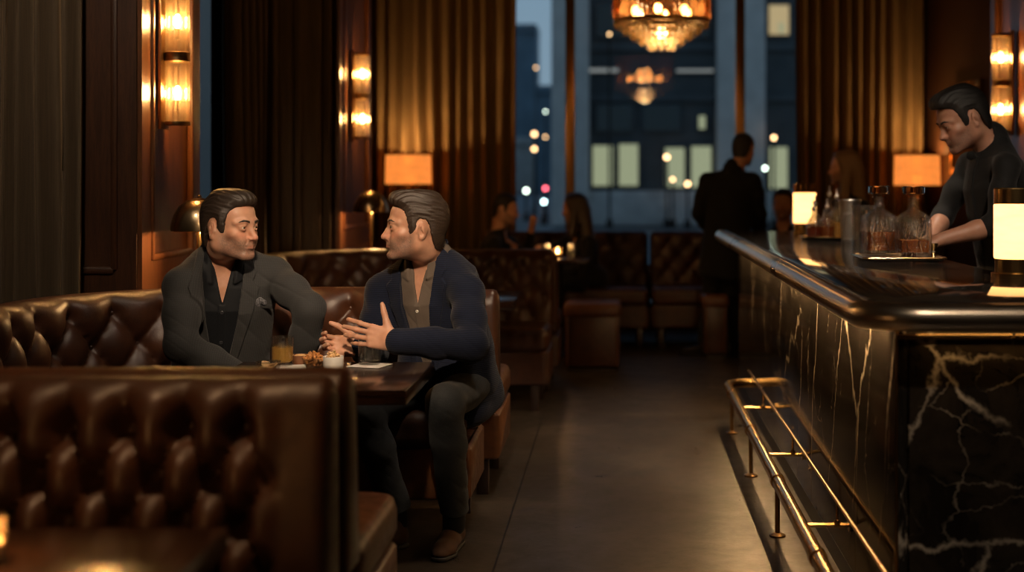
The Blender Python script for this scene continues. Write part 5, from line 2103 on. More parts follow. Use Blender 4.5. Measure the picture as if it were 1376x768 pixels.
def loft(fr, zs, rx, ry, cy, infl, zcap=None, pz=2.0):
    zs = np.asarray(zs, float); rx = np.asarray(rx, float) + infl; ry = np.asarray(ry, float) + infl; cy = np.asarray(cy, float)
    z0, z1 = (zs[0], zs[-1]) if zcap is None else zcap

    def f(P):
        q = fr.l(P)
        z = q[:, 2]
        a = np.interp(z, zs, rx); b = np.interp(z, zs, ry); c = np.interp(z, zs, cy)
        X_, Y_ = q[:, 0], q[:, 1] - c
        k0 = (np.abs(X_ / a) ** pz + np.abs(Y_ / b) ** pz) ** (1 / pz) + 1e-9
        k1 = np.sqrt((X_ / a ** 2) ** 2 + (Y_ / b ** 2) ** 2) + 1e-6
        d = np.where(k0 > .05, k0 * (k0 - 1) / k1, -np.minimum(a, b))
        d = np.clip(d, -.2, 2)
        return smax(d, np.maximum(z0 - z, z - z1), .03)
    return f, fr.w((0, 0, (z0 + z1) / 2)), float(abs(z1 - z0) / 2 + max(rx.max(), ry.max()))


def torso_sections(L, w=1.0, d=1.0, female=False):
    t = np.array([-.26, -.10, .08, .28, .50, .70, .84, .93, 1.0])
    if female:
        rx = [.165, .170, .150, .125, .135, .150, .145, .105, .055]
        ry = [.125, .120, .105, .092, .110, .112, .085, .065, .050]
    else:
        rx = [.165, .168, .160, .155, .164, .172, .155, .105, .060]
        ry = [.125, .125, .122, .118, .122, .122, .100, .078, .056]
    cy = [-.005, 0, .005, .008, .005, -.002, -.012, -.020, -.022]
    return t * L, np.array(rx) * w, np.array(ry) * d, np.array(cy)


def prism_front(fr, poly, back=-9.0, front=9.0):
    pg = poly2(poly)

    def f(P):
        q = fr.l(P)
        return np.maximum(pg(q[:, 0], q[:, 2]), np.maximum(back - q[:, 1], q[:, 1] - front))
    return f


def shoe(root, heel, toe, mat, origin, name='shoe', h=.0035, top=.085, w=.044):
    heel = np.asarray(heel, float); toe = np.asarray(toe, float)
    d = toe - heel; L = np.linalg.norm(d); d /= L
    s = V3(-d[1], d[0], 0)
    R = np.stack([s, d, V3(0, 0, 1)], 1)

    def Wp(x, y, z): return heel + R @ V3(x, y, z)
    sd = Sdf()
    sd.u(s_cone(Wp(0, .032, .045), Wp(0, L * .45, .042), .036, .036), 0)
    sd.u(s_cone(Wp(0, L * .45, .036), Wp(.002, L * .74, .030), .038, w * .90, flat=(V3(0, 0, 1), .72)), .02)
    sd.u(s_cone(Wp(.002, L * .74, .026), Wp(0, L - .034, .022), w * .90, .030, flat=(V3(0, 0, 1), .60)), .015)
    sd.u(s_cone(Wp(0, .045, .05), Wp(0, .05, top), .037, .040), .02)
    sd.i(lambda P: .014 - P[:, 2], .004)
    sd.w(lambda P, dd: dd + wrinkle(P, .0012, 60, .4))
    lo = np.minimum(heel, toe) - .08; hi = np.maximum(heel, toe) + .08
    lo[2] = -.01; hi[2] = top + .07
    o = sdf_obj(name, sd, lo, hi, .0045, mat, root, origin)
    so = Sdf()
    so.u(s_cone(Wp(0, .032, .010), Wp(0, L * .45, .010), .038, .036), 0)
    so.u(s_cone(Wp(0, L * .45, .010), Wp(.002, L * .72, .010), .036, w), .01)
    so.u(s_cone(Wp(.002, L * .72, .010), Wp(0, L - .034, .010), w, .034), .01)
    so.i(lambda P: np.maximum(-P[:, 2] + .0015, P[:, 2] - .016), .003)
    sdf_obj('sole', so, lo, hi, .0045, MATS['sole_dark'], o, origin)
    return o


def build_person(label, origin, J, head, look, group=None, h=.0042, skin=((.50, .265, .170), (.38, .15, .11), (.095, .075, .064), .74)):
    """J: joints in world space. look: clothing description. Returns the body object (the person)."""
    origin = np.asarray(origin, float)
    hp, hR, hs = head['pos'], head['R'], head.get('s', 1.0)
    fr = Frame(J['hip'], J['neck'], J['face'])
    zs, rx, ry, cy = torso_sections(fr.L, look.get('w', 1.0), look.get('d', 1.0), look.get('female', False))
    female = look.get('female', False)
    hd = head_sdf(jaw=head.get('jaw', 1.0), nose=head.get('nose', 1.0), brow=head.get('brow', 1.0), female=female)
    B = Sdf()
    B.u((in_frame(hd, hp, hR, hs), hp, .17 * hs), 0)
    nk = hp + hR @ (V3(0, -.030, -.075) * hs)
    nr = .046 if female else .055
    B.u(s_cone(nk, fr.w((0, -.028, fr.L * .98)), nr * hs, nr * 1.12), .030)
    B.u(loft(fr, zs, rx, ry, cy, -.006), .04)
    sh = {}
    for k in 'LR':
        if 'sh' + k not in J: continue
        a, e, w_ = J['sh' + k], J['el' + k], J['wr' + k]
        base = fr.w((.05 * (1 if k == 'R' else -1), -.02, fr.L * .93))
        B.u(s_cone(base, a, .036, .040), .05)
        B.limb([a, e], [.042, .036], .03)
        B.limb([e, e + (w_ - e) * .35, w_], [.037, .039, .027], .02)
        hnd = J.get('hand' + k)
        if hnd is not None:
            hand_ops(B, w_, hnd['R'], curls=hnd.get('curls', (.3, .3, .35, .4)), thumb=hnd.get('thumb', (.6, .3, .2)), spread=hnd.get('spread', .08), size=hnd.get('size', 1.0))
        else:
            B.u(s_cone(w_, w_ + (w_ - e) / np.linalg.norm(w_ - e) * .12, .026, .030), .01)
    for k in 'LR':
        if 'kn' + k not in J: continue
        hj, kn, an = J['hp' + k], J['kn' + k], J['an' + k]
        B.limb([hj, kn], [.078, .052], .04)
        B.limb([kn, kn + (an - kn) * .3, an], [.052, .050, .034], .03)
        B.u(s_cone(an, an + V3(0, 0, -.04), .034, .034), .02)
    pts = [v for k_, v in J.items() if isinstance(v, np.ndarray) and k_ != 'face'] + [hp]
    lo = np.min(pts, 0) - .24; hi = np.max(pts, 0) + .24
    sk = skin
    cf = skin_color(*sk)

    def col(Xw):
        L = ((Xw - hp) @ hR) / hs
        c = cf(L)
        far = np.linalg.norm(L, axis=1) > .2
        c[far] = np.array(sk[0])
        return c
    body = sdf_obj('person', B, lo, hi, h, MATS['skin'], None, origin, col)
    body.location = origin
    tag(body, label, 'person', group)
    # ---- hair, brows, eyes
    hh = h if h > .0035 else h
    st = head['hair']
    hb = hair_sdf(hd, st)
    if 'extra' in st:
        for p in st['extra']: hb.u(p, .03)
    H = Sdf(); H.u((in_frame(hb, hp, hR, hs), hp, .30), 0)
    sdf_obj('hair', H, hp - st.get('ext', .19), hp + .19, min(h, .0042) * .8 if h < .006 else h, MATS[st['mat']], body, origin)
    if h < .006:
        for sx in (-1, 1):
            e = Sdf(); e.u((in_frame(brow_sdf(hd, sx, .0020), hp, hR, hs), hp, .15), 0)
            sdf_obj('eyebrow', e, hp - .14, hp + .14, .0017, MATS[st['mat']], body, origin, smooth_it=0)
        eye_parts(body, hp, hR, hs, origin, MATS['iris_brown'], head.get('gaze', 0))
    # ---- clothing
    zt, xt, yt, ct = zs.copy(), rx.copy(), ry.copy(), cy

    def sleeves(sd, infl, to=1.0, cuffs=True, which='LR', blend=.035, sag=.0):
        for k in which:
            if 'sh' + k not in J: continue
            a, e, w_ = J['sh' + k], J['el' + k], J['wr' + k]
            base = fr.w((.05 * (1 if k == 'R' else -1), -.02, fr.L * .93))
            sd.u(s_cone(base, a, .042 + infl, .047 + infl), .05)
            sd.limb([a, a + (e - a) * .5, e], [.047 + infl, .047 + infl, .042 + infl], blend)
            end = e + (w_ - e) * to
            sd.limb([e, (e + end) / 2, end], [.045 + infl, .042 + infl, (.034 if to > .8 else .041) + infl], .02)
    out = {}
    SH = look.get('shirt')
    if SH:
        S = Sdf()
        S.u(loft(fr, zt, xt, yt, ct, .004, (-.20 * fr.L, fr.L * .99)), 0)
        S.u(s_cone(fr.w((0, -.030, fr.L * .93)), fr.w((0, -.022, fr.L * 1.06)), (.075), .071), .03)
        sleeves(S, .004, SH.get('sleeve', .9))
        S.w(lambda P, d: d + wrinkle(P, SH.get('wr', .0022), 34, 1.0))
        # open neck
        dp = SH.get('open', .72)
        vx = SH.get('vx', 0.0)
        if dp < .94: S.s((prism_front(fr, [(vx, fr.L * dp), (.034, fr.L * .985), (.050, fr.L * 1.2), (-.050, fr.L * 1.2), (-.034, fr.L * .985)], .012, .185), None, 9), .006)
        neck_hole = s_cone(nk, fr.w((0, -.026, fr.L * (.90 if dp < .94 else .99))), nr * hs + .002, nr * 1.10)
        S.s(neck_hole, .004)
        # placket
        S.u((lambda P, g=prism_front(fr, [(-.013, -.1), (.013, -.1), (.013, fr.L * dp), (-.013, fr.L * dp)], .02), l_=loft(fr, zt, xt, yt, ct, .0065): np.maximum(l_[0](P), g(P)), fr.w((0, .1, fr.L * .4)), fr.L * .7), .001)
        # collar leaves
        if dp >= .94 and SH.get('collar', True):
            cz = Vector((hp + hR @ (V3(0, -.030, -.075) * hs) - fr.w((0, -.026, fr.L * .97))).tolist()).normalized()
            Mc = np.array(cz.to_track_quat('Z', 'Y').to_matrix())
            cc = fr.w((0, -.026, fr.L * .99)) + np.array(cz) * .012
            ring = [cc + Mc @ V3(math.cos(2 * PI * i / 16) * (nr * 1.12 + .008), math.sin(2 * PI * i / 16) * (nr * 1.12 + .008), 0) for i in range(17)]
            S.limb(ring, [.012] * 17, .012)
            S.limb([q + np.array(cz) * .020 for q in ring], [.008] * 17, .010)
        elif SH.get('collar', True):
            lo_ = loft(fr, zt, xt, yt, ct, .009)[0]

            def onto(x, t):
                yy = np.linspace(-.02, .2, 180)
                y = yy[int(np.argmin(np.abs(lo_(np.stack([fr.w((x, q, fr.L * t)) for q in yy])))))]
                return fr.w((x, y + .002, fr.L * t))
            for s in (-1, 1):
                c3 = fr.w((0, -.080, fr.L * 1.10)); c0 = fr.w((s * .060, -.030, fr.L * 1.095)); c1 = fr.w((s * .050, .040, fr.L * 1.02))
                t1 = onto(s * .040, .875); t2 = onto(s * .082, .905)
                S.limb([c3, c0, c1], [.0095, .0095, .008], .01)
                for q in np.linspace(0, 1, 8):
                    S.u(s_cone(c1 + (c0 - c1) * .25 * q, t1 + (t2 - t1) * q, .0066, .0046), .009)
        so = sdf_obj('shirt', S, lo, hi, h, MATS[SH['mat']], body, origin)
        lf = loft(fr, zt, xt, yt, ct, .0080)[0]
        for q, t in enumerate(SH.get('buttons', ())):
            z = fr.L * t
            # march to the shirt's surface
            yy = np.linspace(.02, .22, 160)
            Pp = np.stack([fr.w((0, y, z)) for y in yy])
            y = yy[int(np.argmin(np.abs(lf(Pp))))]
            n = Vector(fr.R[:, 1])
            MB().lathe([(0, -.001), (.0058, -.001), (.0062, .0008), (.005, .002), (.003, .0014), (0, .0014)], (0, 0, 0), 14, n.to_track_quat('Z', 'Y').to_matrix()).build('button', MATS[SH.get('bmat', 'button_dark')], so, loc=fr.w((0, y, z)) - origin)
        if SH.get('tie'):
            T = Sdf()
            T.u((lambda P, g=prism_front(fr, [(-.020, fr.L * .94), (.020, fr.L * .94), (.034, fr.L * .25), (0, fr.L * .15), (-.034, fr.L * .25)], .03), l_=loft(fr, zt, xt, yt, ct, .012): np.maximum(np.maximum(l_[0](P), -(l_[0](P) + .012)), g(P)), fr.w((0, .1, fr.L * .5)), fr.L * .7), 0)
            T.u(s_ell(fr.w((0, .088, fr.L * .955)), (.020, .014, .020)), .008)
            sdf_obj('necktie', T, lo, hi, .004, MATS['cloth_black'], body, origin)
    JK = look.get('jacket')
    if JK:
        K = Sdf()
        th = JK.get('th', .018)
        zj = zt.copy()
        K.u(loft(fr, zj, xt, yt, ct, th, (JK.get('hem', -.30) * fr.L, fr.L * .985), 2.25), 0)
        sleeves(K, .011, JK.get('sleeve', .97), blend=.03)
        for p in JK.get('extra', []): K.u(p[0], p[1])
        K.w(lambda P, d: d + wrinkle(P, JK.get('wr', .0040), 26, JK.get('ph', .3)) + wrinkle(P, .0012, 70, 2.0))
        base_ops = list(K.ops)
        base = Sdf(); base.ops = base_ops
        bt = JK.get('button', .12)
        ox, wv = JK.get('ox', 0.0), JK.get('wv', .075)
        V = [(ox + .004, fr.L * bt), (ox + wv * .62, fr.L * .62), (wv * .86, fr.L * .95), (.072, fr.L * 1.3), (-.072, fr.L * 1.3), (-wv * .86, fr.L * .95), (ox - wv * .62, fr.L * .62), (ox - .004, fr.L * bt)]
        if JK.get('open_below', True):
            V = V + [(ox - .03, -.6), (ox + .03, -.6)]
        K.s((prism_front(fr, V, .004, JK.get('vfront', .19)), None, 9), .005)
        K.s(s_cone(nk, fr.w((0, -.026, fr.L * .90)), nr * hs + .018, nr * 1.12 + .016), .006)
        # lapels with a notch, and the collar round the neck
        lz = fr.L
        for s in (-1, 1):
            edge = [(ox + s * .006, lz * bt), (ox + s * wv * .60, lz * .62), (s * wv * .82, lz * .95), (s * .066, lz * 1.06)]
            ow = JK.get('lap', .052)
            outer = [(s * (.066 + .020), lz * 1.05), (s * (wv * .86 + ow * .80), lz * .93), (s * (wv * .84 + ow * .62), lz * .885), (s * (wv * .80 + ow * 1.15), lz * .845), (ox + s * (wv * .55 + ow * .95), lz * .62), (ox + s * .018, lz * bt)]
            pol = edge + outer
            g = prism_front(fr, pol, .0, JK.get('vfront', .19))
            K.u((lambda P, g=g: smax(base(P) - JK.get('lt', .0095), smax(g(P), -(base(P) + .004), .002), .002), fr.w((s * .07, .08, lz * .6)), lz * .75), .0008)
        for s in (-1, 1):
            K.limb([fr.w((0, -.086, lz * 1.05)), fr.w((s * .058, -.050, lz * 1.06)), fr.w((s * .074, .012, lz * 1.01))], [.013, .013, .010], .012)
        jo = sdf_obj('jacket', K, lo, hi, h, MATS[JK['mat']], body, origin)
        out['base'] = base
        if JK.get('pocket'):
            px_, pz_ = JK['pocket']
            yy = np.linspace(.02, .26, 200)
            Pp = np.stack([fr.w((px_, y, lz * pz_)) for y in yy])
            y = yy[int(np.argmin(np.abs(base(Pp))))]
            Q = Sdf()
            c = fr.w((px_, y + .001, lz * pz_))
            for a, dx, dz in ((.5, -.014, .012), (-.2, .0, .020), (.1, .014, .012), (.2, .006, .004)):
                Q.u(s_ell(c + fr.R @ V3(dx, .002, dz), (.010, .006, .014), fr.R @ np.array(Matrix.Rotation(a, 3, 'Y'))), .004)
            sdf_obj('pocket_square', Q, c - .06, c + .06, .0022, MATS['square_cloth'], jo, origin)
            MB().box((0, 0, 0), (.085, .004, .014), .0015, R=Matrix(fr.R.tolist())).build('pocket_welt', MATS[JK['mat']], jo, loc=fr.w((px_, y + .001, lz * pz_ - .006)) - origin)
        if JK.get('jbutton'):
            yy = np.linspace(.02, .30, 200)
            Pp = np.stack([fr.w((ox + .012, y, lz * bt * .9)) for y in yy])
            y = yy[int(np.argmin(np.abs(base(Pp))))]
            MB().sphere((0, 0, 0), .009, 12, 8, (1, .5, 1), Matrix(fr.R.tolist())).build('button', MATS['button_dark'], jo, loc=fr.w((ox + .012, y, lz * bt * .9)) - origin)
    TR = look.get('trousers')
    if TR and 'knL' in J:
        T = Sdf()
        pel = (J['hpL'] + J['hpR']) / 2
        T.u(loft(fr, zt, xt, yt, ct, .001, (-.26 * fr.L, .02 * fr.L)), 0)
        for k in 'LR':
            hj, kn, an = J['hp' + k], J['kn' + k], J['an' + k]
            T.limb([hj, kn], [.088, .064], .05)
            T.limb([kn, kn + (an - kn) * .35, an + (an - kn) * .03], [.064, .060, TR.get('cuff', .054)], .03)
        T.w(lambda P, d: d + wrinkle(P, .0048, 30, 2.2) + wrinkle(P, .0016, 75, .7))
        for k in 'LR':
            kn, an = J['kn' + k], J['an' + k]
            ax = (an - kn) / np.linalg.norm(an - kn)
            pt = an + ax * .012
            T.i(lambda P, pt=pt, ax=ax: np.where(np.linalg.norm(P - pt, axis=1) < .13, (P - pt) @ ax, -1.0), .002)
        sdf_obj('trousers', T, lo, hi, max(h, .0045), MATS[TR['mat']], body, origin)
        for k in 'LR':
            if TR.get('sock'):
                an = J['an' + k]
                s_ = Sdf(); s_.u(s_cone(an + V3(0, 0, .05), an + V3(0, 0, -.06), .040, .041), 0)
                sdf_obj('sock', s_, an - .13, an + .13, .005, MATS['cloth_black'], body, origin)
    SHO = look.get('shoes')
    if SHO:
        for k in 'LR':
            if 'toe' + k in J:
                shoe(body, J['heel' + k], J['toe' + k], MATS[SHO], origin)
    return body, fr, out


def axes(y, z):
    """hand axes: y to the fingertips, z out of the back of the hand; x = y cross z"""
    y = np.asarray(y, float); y = y / np.linalg.norm(y)
    z = np.asarray(z, float); z = z - y * (y @ z); z /= np.linalg.norm(z)
    return np.stack([np.cross(y, z), y, z], 1)


def mirror(R):
    return R * np.array([-1, 1, 1])[None, :]


def dirv(px, yaw_off=0):
    pass


m_plain('square_cloth', (.10, .10, .11), .8, nscale=260, var=.95)

# ------------------------------------------------ the man in the grey jacket
Jm = dict(
    hip=at(296, 520, 4.98) * V3(1, 1, 0) + V3(0, 0, .56), neck=at(301, 342, 4.765), face=V3(.27, -.96, 0),
    shR=at(244, 383, 4.66), elR=at(243, 464, 4.56), wrR=at(322, 505, 4.70),
    shL=at(369, 369, 4.86), elL=at(416, 414, 4.70), wrL=at(404, 492, 4.80),
)
Jm['handR'] = dict(R=axes((.8, -.1, -.35), (0, -.6, .8)), curls=(.5, .55, .6, .6), thumb=(.5, .4, .2))
Jm['handL'] = dict(R=axes((-.55, -.2, -.8), (.6, -.55, .35)), curls=(.35, .35, .4, .45), thumb=(.45, .2, .2))
fx = V3(.27, -.96, 0); rt = V3(-.96, -.27, 0)
for k, s in (('R', 1), ('L', -1)):
    hpj = Jm['hip'] + rt * s * .095 + V3(0, 0, -.01)
    kn = hpj + fx * .40 + rt * s * .05 + V3(0, 0, .01)
    Jm['hp' + k] = hpj; Jm['kn' + k] = kn
    an = kn + fx * .03 + V3(0, 0, -.40)
    an[2] = .125
    Jm['an' + k] = an
    hl = an - fx * .05; hl[2] = 0
    Jm['heel' + k] = hl; Jm['toe' + k] = hl + fx * .275
S_SHORT = dict(mat='hair_dark', th=.009, vols=[((0, .052, .084), (.048, .036, .024)), ((0, .005, .098), (.055, .06, .022))], part=None, amp=.0020, freq=30)
build_person('man in charcoal grey jacket and black shirt seated at the table with the nuts', (Jm['hip'][0], Jm['hip'][1], 0), Jm,
             dict(pos=at(309, 303, 4.70), R=rot(math.radians(-114), math.radians(-2), math.radians(0)), s=1.0, hair=S_SHORT, gaze=-6, jaw=1.04),
             dict(w=1.0, shirt=dict(mat='shirt_black', open=.74, buttons=(.70, .48, .28), wr=.0028), jacket=dict(mat='wool_grey', button=.10, wv=.085, pocket=(-.128, .73), jbutton=True, lap=.050, hem=-.2, sleeve=.99, ph=.9),
                  trousers=dict(mat='trousers_dark'), shoes='shoe_black'), h=.0030)

# ------------------------------------------------ the man in the navy cardigan
fn = V3(-.42, -.91, 0); fn /= np.linalg.norm(fn)
Jn = dict(
    hip=V3(-.625, 5.04, .56), neck=at(572, 343, 4.93), face=fn,
    shL=at(628, 394, 4.80), elL=at(634, 464, 4.62), wrL=at(531, 458, 4.50),
    shR=at(513, 392, 5.00), elR=at(500, 476, 4.90), wrR=at(486, 464, 4.68),
    hpL=V3(-.545, 5.01, .555), knL=at(598, 541, 4.64), anL=V3(-.590, 4.785, .145), heelL=V3(-.588, 4.86, 0), toeL=V3(-.622, 4.605, 0),
    hpR=V3(-.715, 5.08, .555), knR=at(490, 553, 4.74), anR=V3(-.80, 4.80, .145), heelR=V3(-.762, 4.81, 0), toeR=V3(-.995, 4.70, 0),
)
Jn['handL'] = dict(R=axes((-.97, .05, .20), (-.05, -.96, .22)), curls=((.10, .16, .14), (.14, .22, .18), (.18, .26, .20), (.24, .30, .22)), thumb=(1.02, -.10, -.06), spread=.07)
Jn['handR'] = dict(R=mirror(axes((-.96, -.10, -.02), (-.15, .90, -.35))), curls=((.55, .95, .6), (.6, 1.0, .6), (.65, 1.0, .6), (.7, 1.0, .6)), thumb=(.75, .35, .2), spread=.06)
S_SLICK = dict(mat='hair_brown', th=.010, vols=[((-.004, .055, .086), (.050, .036, .026)), ((0, .0, .098), (.056, .07, .021)), ((0, -.075, .03), (.05, .03, .05))], part=-.036, amp=.0024, freq=30)
hipw = at(640, 530, 4.92)
hem = [(s_cone(at(628, 470, 4.96), at(634, 545, 4.93), .085, .055), .06), (s_cone(at(612, 505, 4.86), at(632, 548, 4.90), .060, .048), .05), (s_cone(at(560, 500, 4.98), at(612, 520, 4.90), .07, .06), .05)]
pn, frn, _ = build_person('man in navy ribbed cardigan and taupe shirt, seated, gesturing with both hands', (Jn['hip'][0], Jn['hip'][1], 0), Jn,
             dict(pos=at(559, 304, 4.86), R=rot(math.radians(104), math.radians(1), math.radians(0)), s=1.03, hair=S_SLICK, gaze=0, jaw=1.05),
             dict(w=1.0, shirt=dict(mat='shirt_taupe', open=.70, buttons=(.66, .49), bmat='button_pale', wr=.003), jacket=dict(mat='knit_navy', button=.02, wv=.095, lap=.050, hem=-.24, lt=.008, sleeve=.97, ph=1.7, extra=hem),
                  trousers=dict(mat='denim_grey', sock=True), shoes='suede_brown'), h=.0030)
# bracelet watch on the wrist next to the camera
wv_ = Jn['wrL'] - (Jn['wrL'] - Jn['elL']) / np.linalg.norm(Jn['wrL'] - Jn['elL']) * .004
ax_ = Vector((Jn['wrL'] - Jn['elL']).tolist()).normalized()
Mw = ax_.to_track_quat('Z', 'Y').to_matrix()
oo = V3(Jn['hip'][0], Jn['hip'][1], 0)
wt = MB().lathe([(.0300, -.006), (.0325, -.006), (.0330, 0), (.0325, .006), (.0300, .006)] + [(.0300, -.006)], (0, 0, 0), 30, Mw).build('wristwatch', MATS['steel'], pn, loc=wv_ - oo)
dd_ = V3(-.1, -.95, -.30); dd_ /= np.linalg.norm(dd_)
MB().lathe([(0, -.003), (.0085, -.003), (.0095, .0), (.008, .003), (0, .003)], (0, 0, 0), 20, Vector(dd_).to_track_quat('Z', 'Y').to_matrix()).build('watch_face', MATS['button_pale'], wt, loc=dd_ * .0335)

# ------------------------------------------------ the bartender
fb = V3(-.97, -.24, 0); fb /= np.linalg.norm(fb)
Jb = dict(
    hip=V3(1.70, 5.78, .90), neck=at(1327, 196, 5.78), face=fb,
    shL=at(1353, 224, 5.58), elL=at(1340, 302, 5.50), wrL=at(1262, 322, 5.50),
    shR=at(1303, 222, 5.96), elR=at(1268, 290, 5.95), wrR=at(1250, 322, 5.78),
)
Jb['handL'] = dict(R=axes((-.95, .10, -.22), (-.2, -.3, .93)), curls=(.4, .45, .5, .55), thumb=(.55, .3, .2))
Jb['handR'] = dict(R=mirror(axes((-.8, -.35, -.2), (-.2, .1, .95))), curls=(.4, .45, .5, .55), thumb=(.55, .3, .2))
rb_ = V3(fb[1], -fb[0], 0)
for k, s in (('R', 1), ('L', -1)):
    hj = Jb['hip'] + rb_ * s * .09
    Jb['hp' + k] = hj; Jb['kn' + k] = hj + fb * .02 + V3(0, 0, -.42); an = hj + V3(0, 0, -.80); an[2] = .10
    Jb['an' + k] = an
    hl = an - fb * .06; hl[2] = 0
    Jb['heel' + k] = hl; Jb['toe' + k] = hl + fb * .27
S_BAR = dict(mat='hair_black', th=.012, vols=[((0, .066, .080), (.050, .034, .028)), ((0, .01, .100), (.056, .065, .024))], amp=.0018, freq=30)
build_person('bartender in a black shirt with rolled sleeves and black tie, looking down behind the bar', (1.70, 5.78, 0), Jb,
             dict(pos=at(1294, 159, 5.75), R=rot(math.radians(98), math.radians(-24), 0), s=1.09, hair=S_BAR, gaze=0),
             dict(w=1.0, shirt=dict(mat='cloth_black', open=.95, buttons=(.7, .5), sleeve=.16, wr=.0035, tie=True), trousers=dict(mat='trousers_dark'), shoes='shoe_black'), h=.0044,
             skin=((.40, .21, .14), (.33, .14, .11), (.10, .07, .06), .6))

# ------------------------------------------------ the standing man in black
Yw = 10.0
fw = V3(.35, .94, 0); fw /= np.linalg.norm(fw)
rw = V3(fw[1], -fw[0], 0)
hipw_ = at(974, 340, Yw)
Jw = dict(hip=hipw_, neck=at(986, 231, Yw + .02), face=fw)
Jw['shR'] = at(1012, 243, Yw - .05); Jw['elR'] = at(1021, 287, Yw - .02); Jw['wrR'] = at(1018, 322, Yw + .10)
Jw['shL'] = at(950, 243, Yw + .05); Jw['elL'] = at(939, 287, Yw + .06); Jw['wrL'] = at(957, 312, Yw + .20)
for k, s, px in (('R', 1, 985), ('L', -1, 958)):
    hj = at(px, 346, Yw); kn = at(px - 2, 408, Yw + .02); an = at(px - 4 - (8 if k == 'L' else 0), 457, Yw); an[2] = .10
    Jw['hp' + k] = hj; Jw['kn' + k] = kn; Jw['an' + k] = an
    f2 = V3(-.6, .3, 0) if k == 'L' else fw
    f2 = f2 / np.linalg.norm(f2)
    hl = an - f2 * .06; hl[2] = 0
    Jw['heel' + k] = hl; Jw['toe' + k] = hl + f2 * .27
S_CROP = dict(mat='hair_black', th=.006, vols=[], amp=.001)
build_person('man in black standing with his back to us beyond the bar', (hipw_[0], Yw, 0), Jw,
             dict(pos=at(999, 200, Yw + .05), R=rot(math.radians(-28), math.radians(-8), 0), s=1.0, hair=S_CROP),
             dict(w=1.0, d=.95, shirt=dict(mat='cloth_black', open=.95), jacket=dict(mat='cloth_black', hem=-.32, wv=.06), trousers=dict(mat='cloth_black', cuff=.06), shoes='shoe_black'), h=.007)


# ------------------------------------------------ seated figures far behind
def seated(label, px, Y, head_py, f, hair, mat, hands, seat_z=.46, female=False, scale=1.0, feet=True, hipdz=0, lean=0.0):
    f = V3(*f, 0); f /= np.linalg.norm(f); r_ = V3(f[1], -f[0], 0)
    hpos = at(px, head_py, Y)
    hip = V3(hpos[0], hpos[1], seat_z + .10) - f * (.05 + lean)
    neck = hpos + V3(0, 0, -.215 * scale) - f * .03
    J = dict(hip=hip, neck=neck, face=f)
    for k, s in (('R', 1), ('L', -1)):
        w_ = .165 if female else .19
        sh = neck + r_ * s * w_ + V3(0, 0, -.055)
        J['sh' + k] = sh
        wr = hands[k]
        wr = sh + f * wr[0] + r_ * s * wr[1] + V3(0, 0, wr[2])
        mid = (sh + wr) / 2
        dd = np.linalg.norm(wr - sh)
        dro = math.sqrt(max(.0, .275 ** 2 - (min(dd, .54) / 2) ** 2))
        J['el' + k] = mid + (V3(0, 0, -1) * .8 + r_ * s * .5) / .943 * dro
        J['wr' + k] = wr
        if feet:
            hj = hip + r_ * s * .09
            kn = hj + f * .40 + r_ * s * .03
            an = kn + V3(0, 0, 0) + f * .02; an[2] = .10
            J['hp' + k] = hj; J['kn' + k] = kn; J['an' + k] = an
            hl = an - f * .05; hl[2] = 0.0
            J['heel' + k] = hl; J['toe' + k] = hl + f * .25
    return J, hpos, f


LONG = dict(mat='hair_dark', th=.012, vols=[], amp=.003, ext=.36,
            line=[(.13, .15), (.105, .085), (.075, .070), (.055, .045), (.040, .0), (.030, -.06), (.020, -.12), (-.02, -.13), (-.17, -.13), (-.17, .15)],
            extra=[s_cone((-.070, -.01, -.02), (-.085, .010, -.20), .032, .040), s_cone((.070, -.01, -.02), (.085, .010, -.20), .032, .040), s_cone((0, -.070, -.02), (0, -.085, -.24), .060, .060)])
LONGB = dict(LONG); LONGB['mat'] = 'hair_light'
F1 = (1.0, -.25)
J1, h1, f1 = seated('', 679, 10.55, 281, F1, None, None, dict(R=(.28, .0, -.10), L=(.20, -.05, .10)), lean=.12)
build_person('dark haired man in black seated at the far table, hand raised to his chin', (J1['hip'][0], J1['hip'][1], 0), J1, dict(pos=h1, R=rot(math.radians(-100), math.radians(-8), 0), s=1.0, hair=dict(S_CROP, th=.012)),
             dict(w=1.05, shirt=dict(mat='cloth_black', open=.9), trousers=dict(mat='trousers_dark'), shoes='shoe_black'), h=.008, group=None)
J2, h2, f2 = seated('', 773, 10.6, 280, (-.85, -.52), None, None, dict(R=(.42, .12, -.04), L=(.25, 0, -.30)), female=True, lean=.08)
build_person('woman with long dark hair in black seated at the far table, arm stretched out', (J2['hip'][0], J2['hip'][1], 0), J2, dict(pos=h2, R=rot(math.radians(72), math.radians(-5), 0), s=.98, hair=LONG),
             dict(w=1.0, female=True, shirt=dict(mat='cloth_black', open=.85, collar=False), trousers=dict(mat='trousers_dark'), shoes='shoe_black'), h=.008)
J3, h3, f3 = seated('', 1052, 10.62, 274, (-.3, -.95), None, None, dict(R=(.25, 0, -.32), L=(.25, 0, -.32)))
build_person('dark haired man seated under the big window, only his head showing over the bar', (J3['hip'][0], J3['hip'][1], 0), J3, dict(pos=h3, R=rot(math.radians(165), 0, 0), s=1.0, hair=dict(S_CROP, th=.012)),
             dict(w=1.0, shirt=dict(mat='cloth_black', open=.9), trousers=dict(mat='trousers_dark'), shoes='shoe_black'), h=.008)
J4, h4, f4 = seated('', 1136, 9.2, 225, (-.93, -.36), None, None, dict(R=(.25, 0, -.34), L=(.25, 0, -.34)), seat_z=.70, female=True)
for k in 'LR':
    J4['an' + k][2] = .36; J4['heel' + k][2] = .27; J4['toe' + k][2] = .27
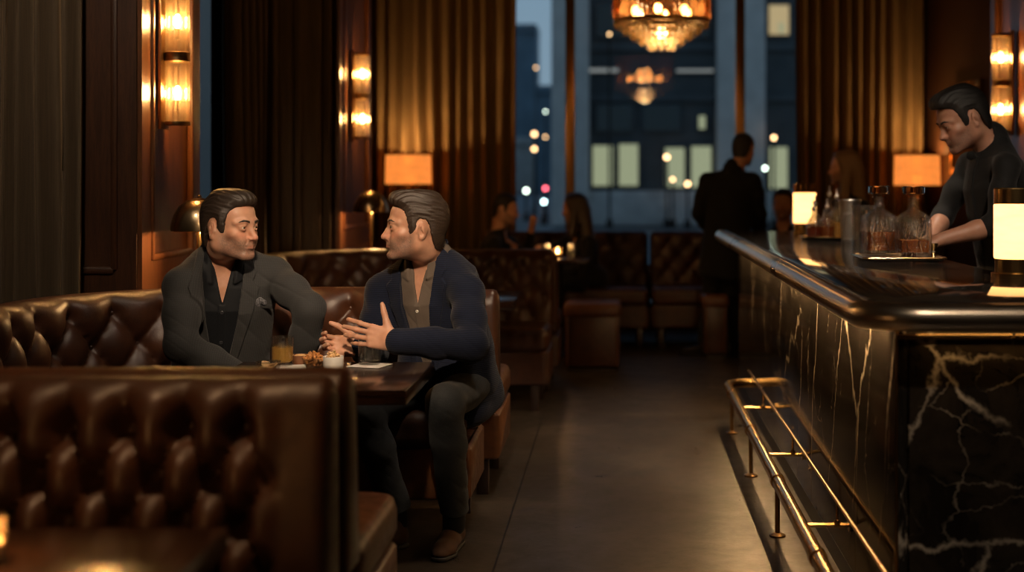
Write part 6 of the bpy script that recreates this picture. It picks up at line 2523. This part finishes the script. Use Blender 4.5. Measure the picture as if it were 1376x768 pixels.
build_person('woman with long light brown hair in black, seated beyond the far end of the bar', (J4['hip'][0], J4['hip'][1], 0), J4, dict(pos=h4, R=rot(math.radians(80), 0, 0), s=1.0, hair=LONGB),
             dict(w=1.0, female=True, shirt=dict(mat='cloth_black', open=.9, collar=False), trousers=dict(mat='trousers_dark')), h=.008)
st_ = empty('bar_stool', (J4['hip'][0], J4['hip'][1], 0), 'tall bar stool under the woman at the far end of the bar', 'stool')
MB().lathe([(0, .64), (.17, .64), (.185, .66), (.185, .69), (.17, .71), (0, .715)], n=32).build('seat', MATS['leather'], st_)
for a in range(4):
    an = PI / 4 + a * PI / 2
    MB().tube([(.13 * math.cos(an), .13 * math.sin(an), .65), (.20 * math.cos(an), .20 * math.sin(an), 0)], .014, 10).build('leg', MATS['dark_leg'], st_)
MB().tube([(.175 * math.cos(2 * PI * i / 24), .175 * math.sin(2 * PI * i / 24), .25) for i in range(24)], .009, 8, closed=True).build('foot_ring', MATS['brass_dark'], st_)
# ------------------------------------------------------------------ camera
cam = bpy.data.cameras.new('camera')
cam.sensor_width = 36.0
cam.lens = FPX / 1376 * 36.0
cam.shift_x = -(VPX - 688) / 1376
cam.shift_y = (VPY - 384) / 1376
cam.clip_start = .05; cam.clip_end = 400
cam.dof.use_dof = True
cam.dof.focus_distance = 4.82
cam.dof.aperture_fstop = 1.5
cam.dof.aperture_blades = 0
co = bpy.data.objects.new('camera', cam)
co.location = (0, 0, H_EYE); co.rotation_euler = (PI / 2, 0, 0)
COL.objects.link(co)
scene.camera = co
vs_ = scene.view_settings
vs_.view_transform = 'Standard'; vs_.look = 'None'; vs_.exposure = 0.0; vs_.gamma = 1.0
vs_.use_curve_mapping = False
scene.cycles.pixel_filter_type = 'BLACKMAN_HARRIS'
scene.cycles.filter_width = 1.1
scene.cycles.caustics_reflective = False
scene.cycles.caustics_refractive = False
scene.cycles.sample_clamp_indirect = 4.0
scene.cycles.max_bounces = 10
scene.cycles.transparent_max_bounces = 24
scene.cycles.transmission_bounces = 10
